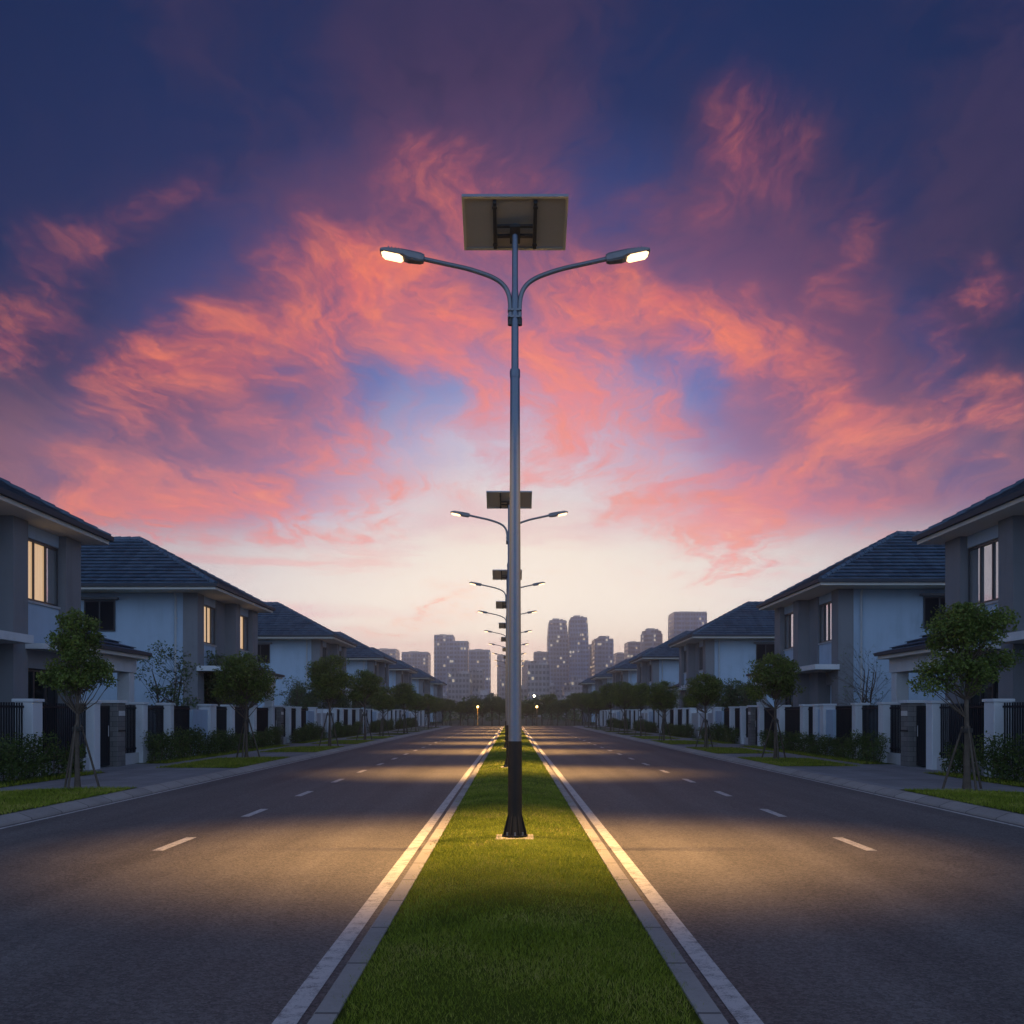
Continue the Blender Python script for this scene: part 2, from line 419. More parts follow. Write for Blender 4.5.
# rendered walls with faint rain streaks
def render_wall(name, col, streak=0.45):
    m, g, b, o = new_mat(name)
    c = ocoord(g)
    x, y, z = g.sep(c)
    h = g.m('ADD', x, y)
    st = g.noise(g.comb(g.m('MULTIPLY', h, 2.2), g.m('MULTIPLY', z, 0.16), 0.0), 1.0, 5, 0.65).outputs['Fac']
    n1 = g.noise(c, 0.9, 5, 0.6).outputs['Fac']
    n2 = g.noise(c, 45, 4, 0.7).outputs['Fac']
    f = g.m('ADD', g.m('MULTIPLY', st, streak), g.m('ADD', g.m('MULTIPLY', n1, 0.45), g.m('MULTIPLY', n2, 0.3)))
    g.put(b.inputs['Base Color'], g.ramp(f, [(0.36, tuple(v * 0.66 for v in col)), (0.58, col), (0.85, tuple(min(1, v * 1.12) for v in col))]))
    b.inputs['Roughness'].default_value = 0.85
    b.inputs['Specular IOR Level'].default_value = 0.25
    bump(g, b, n2, 0.25, 0.006)
    return m
M['wall'] = render_wall('pale_render', (0.37, 0.47, 0.58))
M['white'] = render_wall('white_render', (0.58, 0.60, 0.62))
M['grey'] = render_wall('grey_render', (0.20, 0.205, 0.22))
M['lgrey'] = render_wall('light_grey_render', (0.42, 0.42, 0.43))
M['soffit'] = plain('soffit_board', (0.58, 0.55, 0.50), 0.7, var=0.06)
M['gutter'] = plain('dark_gutter', (0.05, 0.058, 0.07), 0.7, spec=0.2)
M['frame'] = plain('dark_window_frame', (0.03, 0.032, 0.036), 0.4, bstr=0)
M['iron'] = plain('black_iron', (0.012, 0.014, 0.018), 0.65, var=0.2, spec=0.2, bstr=0)
M['gate'] = plain('dark_gate_board', (0.018, 0.020, 0.024), 0.65, var=0.2, spec=0.2)
M['downpipe'] = plain('pale_downpipe', (0.5, 0.52, 0.54), 0.5, bstr=0)
M['bark'] = plain('bark', (0.11, 0.085, 0.065), 0.9, var=0.4, scale=9, bscale=40, bstr=0.6, spec=0.15)
M['stake'] = plain('stake_wood', (0.10, 0.078, 0.06), 0.85, var=0.35, scale=7, bscale=50, bstr=0.4, spec=0.2)
M['tie'] = plain('tie_cloth', (0.05, 0.045, 0.04), 0.9)
M['plate'] = plain('number_plate', (0.55, 0.56, 0.55), 0.4, bstr=0)

# stone cladding of the letterbox pillars
m, g, b, o = new_mat('stone_cladding')
c = ocoord(g)
x, y, z = g.sep(c)
br = g.node('ShaderNodeTexBrick')
g.put(br.inputs['Vector'], g.comb(g.m('ADD', x, y), z, 0.0))
br.inputs['Scale'].default_value = 1.0
br.inputs['Brick Width'].default_value = 0.42
br.inputs['Row Height'].default_value = 0.14
br.inputs['Mortar Size'].default_value = 0.006
br.inputs['Color1'].default_value = (0.13, 0.125, 0.12, 1)
br.inputs['Color2'].default_value = (0.22, 0.21, 0.20, 1)
br.inputs['Mortar'].default_value = (0.05, 0.05, 0.05, 1)
n = g.noise(c, 30, 4, 0.7).outputs['Fac']
g.put(b.inputs['Base Color'], g.mix(g.m('MULTIPLY', n, 0.5), br.outputs['Color'], (0.08, 0.08, 0.08, 1)))
b.inputs['Roughness'].default_value = 0.85
bump(g, b, g.m('ADD', g.m('MULTIPLY', n, 0.5), g.m('SUBTRACT', 1.0, br.outputs['Fac'])), 0.4, 0.01)
M['stone'] = m

# concrete roof tiles: courses are geometry, the rolls of each tile are bump and tone
m, g, b, o = new_mat('roof_tile')
c = ocoord(g)
geo = g.node('ShaderNodeNewGeometry')
x, y, z = g.sep(c)
nx, ny, nz = g.sep(geo.outputs['Normal'])
along = g.mix(g.m('GREATER_THAN', g.m('ABSOLUTE', nx), g.m('ABSOLUTE', ny)), x, y)
along = g.m('DIVIDE', along, 0.30)
roll = g.m('ABSOLUTE', g.m('SINE', g.m('MULTIPLY', along, math.pi)))
wn = g.node('ShaderNodeTexWhiteNoise', noise_dimensions='2D')
g.put(wn.inputs['Vector'], g.comb(g.m('FLOOR', along), g.m('FLOOR', g.m('DIVIDE', z, 0.2325)), 0.0))
dirt = g.noise(c, 0.8, 6, 0.65).outputs['Fac']
f = g.m('ADD', g.m('MULTIPLY', wn.outputs['Value'], 0.45), g.m('MULTIPLY', dirt, 0.55))
g.put(b.inputs['Base Color'], g.ramp(f, [(0.2, (0.036, 0.064, 0.098)), (0.5, (0.062, 0.105, 0.150)), (0.8, (0.10, 0.150, 0.20))]))
b.inputs['Roughness'].default_value = 0.6
bump(g, b, roll, 0.5, 0.03)
M['tile'] = m

# coated window glass in front of a dim room
m, g, b, o = new_mat('window_glass')
c = ocoord(g)
b.inputs['Base Color'].default_value = (0.70, 0.70, 0.70, 1)
b.inputs['Metallic'].default_value = 0.85
b.inputs['Roughness'].default_value = 0.04
bump(g, b, g.noise(c, 1.3, 2, 0.5).outputs['Fac'], 0.05, 0.05)
M['glass'] = m
m, g, b, o = new_mat('dark_glass')
b.inputs['Base Color'].default_value = (0.012, 0.014, 0.017, 1)
b.inputs['Roughness'].default_value = 0.06
M['dglass'] = m
# warm sky reflection in the left houses' panes, painted on as emission
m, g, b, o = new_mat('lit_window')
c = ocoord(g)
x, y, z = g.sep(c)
glow_var = g.noise(g.comb(0.0, g.m('MULTIPLY', y, 14.0), g.m('MULTIPLY', z, 0.5)), 1.0, 3, 0.5).outputs['Fac']
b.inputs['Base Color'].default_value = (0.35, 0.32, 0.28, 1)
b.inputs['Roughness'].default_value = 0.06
g.put(b.inputs['Emission Color'], g.ramp(glow_var, [(0.3, (0.85, 0.50, 0.22)), (0.7, (1.0, 0.66, 0.33))]))
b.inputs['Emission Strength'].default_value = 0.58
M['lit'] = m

# lamp materials
m, g, b, o = new_mat('galvanised_steel')
c = ocoord(g)
n = g.noise(g.v('MULTIPLY', c, (1, 1, 0.25)), 9, 5, 0.65).outputs['Fac']
v = g.voro(c, 60).outputs['Color']
g.put(b.inputs['Base Color'], g.mix(g.m('MULTIPLY', n, 0.5), (0.145, 0.175, 0.225, 1), g.mix(0.08, (0.11, 0.13, 0.17, 1), v)))
b.inputs['Metallic'].default_value = 0.6
g.put(b.inputs['Roughness'], g.m('ADD', 0.32, g.m('MULTIPLY', n, 0.2)))
M['steel'] = m
M['arm'] = plain('arm_steel', (0.20, 0.21, 0.23), 0.45, 0.5, bstr=0)
M['black'] = plain('black_pole_paint', (0.006, 0.0075, 0.010), 0.6, var=0.35, scale=6, bscale=30, bstr=0.1, spec=0.25)
M['housing'] = plain('lamp_housing', (0.20, 0.20, 0.21), 0.45, 0.3, bstr=0)
M['alu'] = plain('aluminium_frame', (0.48, 0.49, 0.50), 0.4, 0.7, bstr=0)
M['back'] = plain('panel_backsheet', (0.42, 0.39, 0.33), 0.6, var=0.08, scale=2.0, bstr=0)
M['cell'] = plain('solar_cell', (0.010, 0.016, 0.045), 0.15, bstr=0)
M['bracket'] = plain('dark_bracket', (0.035, 0.035, 0.035), 0.55, bstr=0)
def emit(name, col, strength):
    m, g, b, o = new_mat(name)
    b.inputs['Base Color'].default_value = (0.8, 0.8, 0.8, 1)
    b.inputs['Emission Color'].default_value = tuple(col) + (1,)
    b.inputs['Emission Strength'].default_value = strength
    return m
M['led'] = emit('lit_led_lens', (1.0, 0.63, 0.29), 3.2)
M['amber'] = emit('lit_amber_globe', (1.0, 0.50, 0.12), 2.6)
M['cool'] = emit('lit_white_globe', (1.0, 0.88, 0.66), 4.0)

# tower facades: floors and bays in object space, a few rooms lit
def tower_mat(name, col, bay, floor, lit, seed, litc=(1.0, 0.74, 0.42), glow=0.6):
    m, g, b, o = new_mat(name)
    c = ocoord(g)
    x, y, z = g.sep(c)
    h = g.m('ADD', g.m('ADD', x, y), 500.0)
    hx = g.m('DIVIDE', h, bay)
    hz = g.m('DIVIDE', z, floor)
    fx = g.m('FRACT', hx)
    fz = g.m('FRACT', hz)
    win = g.m('MULTIPLY', g.m('MULTIPLY', g.m('GREATER_THAN', fx, 0.22), g.m('LESS_THAN', fx, 0.86)),
              g.m('MULTIPLY', g.m('GREATER_THAN', fz, 0.30), g.m('LESS_THAN', fz, 0.84)))
    geo = g.node('ShaderNodeNewGeometry')
    nz = g.sep(geo.outputs['Normal'])[2]
    win = g.m('MULTIPLY', win, g.m('LESS_THAN', g.m('ABSOLUTE', nz), 0.5))
    wn = g.node('ShaderNodeTexWhiteNoise', noise_dimensions='3D')
    g.put(wn.inputs['Vector'], g.comb(g.m('FLOOR', hx), g.m('FLOOR', hz), seed))
    blk = g.noise(g.comb(g.m('MULTIPLY', hx, 0.35), g.m('MULTIPLY', hz, 0.2), seed), 1.0, 2).outputs['Fac']
    on = g.m('GREATER_THAN', wn.outputs['Value'], g.m('SUBTRACT', 1.0, g.m('MULTIPLY', g.smooth(blk, 0.35, 0.7), lit)))
    rib = g.smooth(g.noise(g.comb(g.m('MULTIPLY', hx, 0.5), g.m('MULTIPLY', hz, 0.02), seed), 1.0, 2).outputs['Fac'], 0.4, 0.6)
    wallc = g.mix(rib, tuple(v * 0.75 for v in col), col)
    g.put(b.inputs['Base Color'], g.mix(win, wallc, tuple(v * 0.18 for v in col)))
    g.put(b.inputs['Roughness'], g.m('SUBTRACT', 0.8, g.m('MULTIPLY', win, 0.5)))
    wc = g.mix(g.sep(wn.outputs['Color'])[1], tuple(litc) + (1,), (1.0, 0.90, 0.74, 1))
    g.put(b.inputs['Emission Color'], wc)
    g.put(b.inputs['Emission Strength'], g.m('MULTIPLY', g.m('MULTIPLY', win, on), glow))
    return m
M['tower_a'] = tower_mat('tower_facade', (0.23, 0.31, 0.43), 2.2, 3.0, 0.18, 3.0)
M['tower_b'] = tower_mat('glass_tower_facade', (0.18, 0.27, 0.41), 1.9, 3.0, 0.16, 8.0)
M['tower_c'] = tower_mat('flats_facade', (0.25, 0.32, 0.43), 2.1, 2.9, 0.26, 5.0)
M['block'] = tower_mat('city_block_facade', (0.28, 0.29, 0.32), 1.7, 2.6, 0.30, 12.0, glow=0.5)

# ------------------------------------------------------------------ mesh helpers
class MB:
    def __init__(self):
        self.v = []; self.f = []; self.mi = []; self.sm = []
    def add(self, vs, fs, mi=0, smooth=False):
        o = len(self.v)
        self.v += [tuple(p) for p in vs]
        self.f += [tuple(i + o for i in f) for f in fs]
        self.mi += [mi] * len(fs)
        self.sm += [smooth] * len(fs)
    def box(self, x0, x1, y0, y1, z0, z1, mi=0):
        x0, x1 = min(x0, x1), max(x0, x1); y0, y1 = min(y0, y1), max(y0, y1)
        vs = [(x0, y0, z0), (x1, y0, z0), (x1, y1, z0), (x0, y1, z0), (x0, y0, z1), (x1, y0, z1), (x1, y1, z1), (x0, y1, z1)]
        self.add(vs, [(0, 3, 2, 1), (4, 5, 6, 7), (0, 1, 5, 4), (1, 2, 6, 5), (2, 3, 7, 6), (3, 0, 4, 7)], mi)
    def bbox(self, x0, x1, y0, y1, z0, z1, bv=0.01, mi=0):
        """box with chamfered vertical and top edges"""
        x0, x1 = min(x0, x1), max(x0, x1); y0, y1 = min(y0, y1), max(y0, y1)
        def ring(i, z, c):
            a, b_, p, q = x0 + i, x1 - i, y0 + i, y1 - i
            return [(a + c, p, z), (b_ - c, p, z), (b_, p + c, z), (b_, q - c, z), (b_ - c, q, z), (a + c, q, z), (a, q - c, z), (a, p + c, z)]
        vs = ring(0, z0, bv) + ring(0, z1 - bv, bv) + ring(bv, z1, bv * 0.6)
        fs = [tuple(range(7, -1, -1))]
        for k in range(2):
            for i in range(8):
                j = (i + 1) % 8
                fs.append((k * 8 + i, k * 8 + j, k * 8 + 8 + j, k * 8 + 8 + i))
        fs.append(tuple(range(16, 24)))
        self.add(vs, fs, mi)
    def tube(self, path, radii, n=10, mi=0, cap=True, smooth=True):
        path = [Vector(p) for p in path]
        if not hasattr(radii, '__len__'):
            radii = [radii] * len(path)
        vs = []; fs = []
        t0 = (path[1] - path[0]).normalized()
        up = Vector((0, 0, 1)) if abs(t0.z) < 0.9 else Vector((1, 0, 0))
        a = t0.cross(up).normalized()
        for i, p in enumerate(path):
            t = (path[min(i + 1, len(path) - 1)] - path[max(i - 1, 0)]).normalized()
            a = (a - t * a.dot(t)).normalized()
            b = t.cross(a)
            for k in range(n):
                an = 2 * math.pi * k / n
                vs.append(p + (a * math.cos(an) + b * math.sin(an)) * radii[i])
        for i in range(len(path) - 1):
            for k in range(n):
                j = (k + 1) % n
                fs.append((i * n + k, i * n + j, (i + 1) * n + j, (i + 1) * n + k))
        self.add(vs, fs, mi, smooth)
        if cap:
            L = (len(path) - 1) * n
            self.add(vs[:n], [tuple(range(n - 1, -1, -1))], mi)
            self.add(vs[L:L + n], [tuple(range(n))], mi)
    def extrude(self, poly, axis_fn, a, b, mi=0):
        """poly of 2D points, axis_fn(p, t) -> 3D, swept from t=a to t=b"""
        n = len(poly)
        vs = [axis_fn(p, a) for p in poly] + [axis_fn(p, b) for p in poly]
        fs = [tuple(range(n - 1, -1, -1)), tuple(range(n, 2 * n))]
        fs += [(i, (i + 1) % n, n + (i + 1) % n, n + i) for i in range(n)]
        self.add(vs, fs, mi)
    def build(self, name, mats, parent=None, recalc=True):
        me = bpy.data.meshes.new(name)
        me.from_pydata(self.v, [], self.f)
        mats = mats if isinstance(mats, (list, tuple)) else [mats]
        for k in mats:
            me.materials.append(k)
        me.polygons.foreach_set('material_index', self.mi)
        me.polygons.foreach_set('use_smooth', self.sm)
        if recalc:
            bm = bmesh.new(); bm.from_mesh(me)
            bmesh.ops.recalc_face_normals(bm, faces=bm.faces)
            bm.to_mesh(me); bm.free()
        me.update()
        o = bpy.data.objects.new(name, me)
        COL.objects.link(o)
        if parent is not None:
            o.parent = parent
        return o

def np_mesh(name, verts, nper, mat, parent=None):
    """verts (n*nper,3): n faces of nper corners each"""
    verts = np.ascontiguousarray(verts, dtype=np.float32)
    n = len(verts) // nper
    me = bpy.data.meshes.new(name)
    me.vertices.add(n * nper); me.vertices.foreach_set('co', verts.ravel())
    me.loops.add(n * nper); me.loops.foreach_set('vertex_index', np.arange(n * nper, dtype=np.int32))
    me.polygons.add(n); me.polygons.foreach_set('loop_start', np.arange(0, n * nper, nper, dtype=np.int32))
    me.update(calc_edges=True)
    me.materials.append(mat)
    o = bpy.data.objects.new(name, me)
    COL.objects.link(o)
    if parent is not None:
        o.parent = parent
    return o

def tag(o, label=None, cat=None, group=None, kind=None):
    for k, v in (('label', label), ('category', cat), ('group', group), ('kind', kind)):
        if v:
            o[k] = v
    return o
def thing(name, label, cat, loc=(0, 0, 0), rz=0, group=None):
    o = bpy.data.objects.new(name, None)
    o.empty_display_size = 0.2
    COL.objects.link(o)
    o.location = loc; o.rotation_euler = (0, 0, rz)
    return tag(o, label, cat, group)
KIDS = {}
def copy_tree(o, parent=None):
    c = o.copy(); COL.objects.link(c)
    if parent is not None:
        c.parent = parent
    for ch in list(o.children):
        copy_tree(ch, c)
    return c
ORD = ['nearest', 'second', 'third', 'fourth', 'fifth', 'sixth', 'seventh', 'eighth', 'ninth', 'tenth', 'eleventh', 'twelfth', 'thirteenth', 'fourteenth', 'fifteenth', 'sixteenth']

# ------------------------------------------------------------------ ground, road, median, pavement
ROAD_END = 118.0
PZ = 0.10                                    # pavement and median level
mb = MB(); mb.add([(-690, -55, -0.03), (690, -55, -0.03), (690, 1085, -0.03), (-690, 1085, -0.03)], [(0, 1, 2, 3)])
tag(mb.build('ground', M['ground']), kind='structure')
mb = MB()
ys = [-20 + i * (ROAD_END + 20) / 30 for i in range(31)]
mb.add([(-7.3, -20, 0), (7.3, -20, 0), (7.3, ROAD_END + 7, 0), (-7.3, ROAD_END + 7, 0)], [(0, 1, 2, 3)])
mb.add([(-60, ROAD_END, -0.004), (60, ROAD_END, -0.004), (60, ROAD_END + 7, -0.004), (-60, ROAD_END + 7, -0.004)], [(0, 1, 2, 3)])
tag(mb.build('road', M['asphalt']), kind='structure')

def profile_strip(prof, y0, y1, name, mat):
    mb = MB()
    n = len(prof)
    mb.add([(x, y0, z) for x, z in prof] + [(x, y1, z) for x, z in prof], [(i, i + 1, n + i + 1, n + i) for i in range(n - 1)])
    mb.add([(x, y1, z) for x, z in prof], [tuple(range(n))])
    return mb
# median: kerbs either side of a slightly crowned lawn
for s in (-1, 1):
    prof = [(s * 1.045, -0.01), (s * 1.035, 0.075), (s * 1.015, PZ), (s * 0.90, PZ), (s * 0.90, 0.02)]
    tag(profile_strip(prof, -20, ROAD_END - 2, 'kerb', M['kerb']).build('kerb', M['kerb']), kind='structure')
    prof = [(s * 7.22, -0.01), (s * 7.24, 0.03), (s * 7.42, PZ), (s * 7.52, PZ), (s * 7.52, 0.0)]
    tag(profile_strip(prof, -20, ROAD_END, 'kerb', M['kerb']).build('kerb', M['kerb']), kind='structure')
def crown(x):
    return PZ - 0.015 + 0.055 * (1 - (x / 0.91) ** 2)
mb = MB()
xs = np.linspace(-0.905, 0.905, 9)
yy = np.linspace(-20, ROAD_END - 2, 160)
vs = [(x, y, crown(x) + (0.012 * math.sin(y * 1.7 + x * 3) * (1 - abs(x)))) for y in yy for x in xs]
fs = [(j * 9 + i, j * 9 + i + 1, (j + 1) * 9 + i + 1, (j + 1) * 9 + i) for j in range(159) for i in range(8)]
mb.add(vs, fs, 0, True)
tag(mb.build('median', M['turf']), kind='structure')
# painted lines
mb = MB()
def line(x0, x1, y0, y1):
    mb.add([(x0, y0, 0.004), (x1, y0, 0.004), (x1, y1, 0.004), (x0, y1, 0.004)], [(0, 1, 2, 3)])
for s in (-1, 1):
    line(s * 1.135, s * 1.265, -20, ROAD_END - 2)
    line(s * 7.06, s * 7.13, -20, ROAD_END)
    for k in range(-3, 34):
        y0 = 11.6 + 3.8 * k - (1.15 if k < 0 else 0)
        if y0 < ROAD_END - 4 and not (s > 0 and k < 0):
            line(s * 4.08, s * 4.21, y0, y0 + 1.25)
tag(mb.build('road_marking', M['paint'], recalc=False), kind='structure')
# pavement with its tree lawns
for s in (-1, 1):
    mb = MB()
    mb.add([(s * 7.52, -20, PZ), (s * 12.2, -20, PZ), (s * 12.2, ROAD_END, PZ), (s * 7.52, ROAD_END, PZ)], [(0, 1, 2, 3)])
    mb.add([(s * 7.52, ROAD_END, PZ), (s * 12.2, ROAD_END, PZ), (s * 12.2, ROAD_END, -0.02), (s * 7.52, ROAD_END, -0.02)], [(0, 1, 2, 3)])
    tag(mb.build('pavement', M['pavement']), kind='structure')
    mb = MB()
    mb.add([(s * 12.2, -20, PZ - 0.02), (s * 40, -20, PZ - 0.02), (s * 40, ROAD_END + 130, PZ - 0.02), (s * 12.2, ROAD_END + 130, PZ - 0.02)], [(0, 1, 2, 3)])
    tag(mb.build('terrain', M['turf']), kind='structure')
PATCH = {-1: [(9, 19.9), (27.2, 33.8), (38, 44.8), (48, 55.2), (58, 64), (68, 74.5), (79, 85), (90, 96), (101, 107)],
         1: [(9, 19.4), (28.0, 33.6), (36.8, 43.6), (47.5, 54.5), (57.5, 64), (68, 74), (78, 85), (90, 96), (101, 107)]}
STRIP = {-1: [(9, 25.2), (29.6, 46.0), (49.2, 58), (60, 72), (75.6, 90), (93, 112)],
         1: [(9, 25.0), (29.2, 45.0), (48.6, 57), (60, 72), (75.2, 90), (93, 112)]}
mb = MB()
def patch_poly(s, a, b, x0=7.53, x1=9.75, ch=0.9):
    return [(s * x0, a), (s * (x1 - 0.35), a + 0.15), (s * x1, a + 0.6), (s * x1, b - ch), (s * (x1 - 0.5), b - 0.25), (s * (x0 + 0.5), b), (s * x0, b + 0.15)]
for s in (-1, 1):
    for a, b in PATCH[s]:
        q = patch_poly(s, a, b)
        mb.add([(x, y, PZ + 0.010) for x, y in q], [tuple(range(len(q)))])
    for a, b in STRIP[s]:
        mb.add([(s * 10.25, a, PZ + 0.008), (s * 11.45, a, PZ + 0.008), (s * 11.45, b, PZ + 0.008), (s * 10.25, b, PZ + 0.008)], [(0, 1, 2, 3)])
tag(mb.build('lawn', M['turf']), kind='structure')

# grass blades, thinning with distance
def blades(pts, hmin, hmax, wid):
    n = len(pts)
    an = rng.uniform(0, 2 * np.pi, n)
    h = rng.uniform(hmin, hmax, n)
    w = wid * rng.uniform(0.7, 1.3, n)
    lean = rng.uniform(0.2, 1.3, n) * h
    la = rng.uniform(0, 2 * np.pi, n)
    dxy = np.stack([np.cos(an), np.sin(an)], 1) * (w * 0.5)[:, None]
    v = np.zeros((n, 3, 3))
    v[:, 0, :2] = pts[:, :2] - dxy; v[:, 0, 2] = pts[:, 2] - 0.005
    v[:, 1, :2] = pts[:, :2] + dxy; v[:, 1, 2] = pts[:, 2] - 0.005
    v[:, 2, :2] = pts[:, :2] + np.stack([np.cos(la), np.sin(la)], 1) * lean[:, None]
    v[:, 2, 2] = pts[:, 2] + h
    return v.reshape(-1, 3)
acc = []
for (y0, y1, dens, w, hm) in ((3.6, 7, 7000, 0.0055, 0.032), (7, 12, 3800, 0.007, 0.032), (12, 20, 1800, 0.010, 0.034), (20, 34, 700, 0.016, 0.038), (34, 60, 260, 0.027, 0.04)):
    n = int(dens * (y1 - y0) * 1.84)
    x = rng.uniform(-1.0, 1.0, n); y = rng.uniform(y0, y1, n)
    edge = 0.915 + 0.026 * np.sin(y * 2.3) + 0.024 * np.sin(y * 7.1 + 1) + 0.016 * np.sin(y * 17.3 + x) + rng.normal(0, 0.022, n)
    keep = np.abs(x) < edge
    x, y = x[keep], y[keep]
    pz = PZ - 0.015 + 0.055 * (1 - np.minimum(1, (x / 0.91) ** 2))
    acc.append(blades(np.stack([x, y, pz], 1), hm * 0.35, hm, w))
for s in (-1, 1):
    for a, b in PATCH[s][:5]:
        dens = 900 if b < 25 else (380 if b < 40 else 160)
        w = 0.013 if b < 25 else (0.02 if b < 40 else 0.032)
        a0 = max(a, 11)
        n = int(dens * (b - a0) * 2.25)
        x = rng.uniform(7.5, 9.75, n); y = rng.uniform(a0, b + 0.05, n)
        keep = (y < b - np.maximum(0, (x - 8.6)) * 0.75 + rng.normal(0, 0.05, n))
        acc.append(blades(np.stack([s * x[keep], y[keep], np.full(keep.sum(), PZ + 0.01)], 1), 0.02, 0.06, w))
    for a, b in STRIP[s][:3]:
        a0 = max(a, 14); n = int(260 * (b - a0) * 0.6)
        x = rng.uniform(10.2, 10.85, n); y = rng.uniform(a0, b, n)
        acc.append(blades(np.stack([s * x, y, np.full(n, PZ + 0.01)], 1), 0.03, 0.09, 0.02))
tag(np_mesh('grass', np.concatenate(acc), 3, M['grass']), kind='stuff')

# ------------------------------------------------------------------ houses
def tile_slope(mb, A, B, Cc, D, n):
    """stepped tile courses on the slope with eave A-B and top D-Cc (D above A, Cc above B)"""
    A, B, Cc, D = map(Vector, (A, B, Cc, D))
    nrm = (B - A).cross(D - A)
    if nrm.length < 1e-6:
        nrm = (B - A).cross(Cc - A)
    nrm.normalize()
    if nrm.z < 0:
        nrm = -nrm
    for i in range(n):
        t0, t1 = i / n, (i + 1) / n
        l0, r0 = A.lerp(D, t0), B.lerp(Cc, t0)
        l1, r1 = A.lerp(D, t1), B.lerp(Cc, t1)
        up = nrm * 0.085
        dn = (A - D).normalized() * (0.07 if i else 0.0)                 # each course overhangs the one below it
        f0, f1 = l0 + up + dn, r0 + up + dn
        mb.add([f0, f1, r1 + nrm * 0.004, l1 + nrm * 0.004], [(0, 1, 2, 3)])
        mb.add([f0 - nrm * 0.022, f1 - nrm * 0.022, f1, f0], [(0, 1, 2, 3)])
        mb.add([l0 + nrm * 0.06, r0 + nrm * 0.06, f1 - nrm * 0.022, f0 - nrm * 0.022], [(0, 1, 2, 3)])
        mb.add([l0 - nrm * 0.005, r0 - nrm * 0.005, r0 + nrm * 0.06, l0 + nrm * 0.06], [(0, 1, 2, 3)])

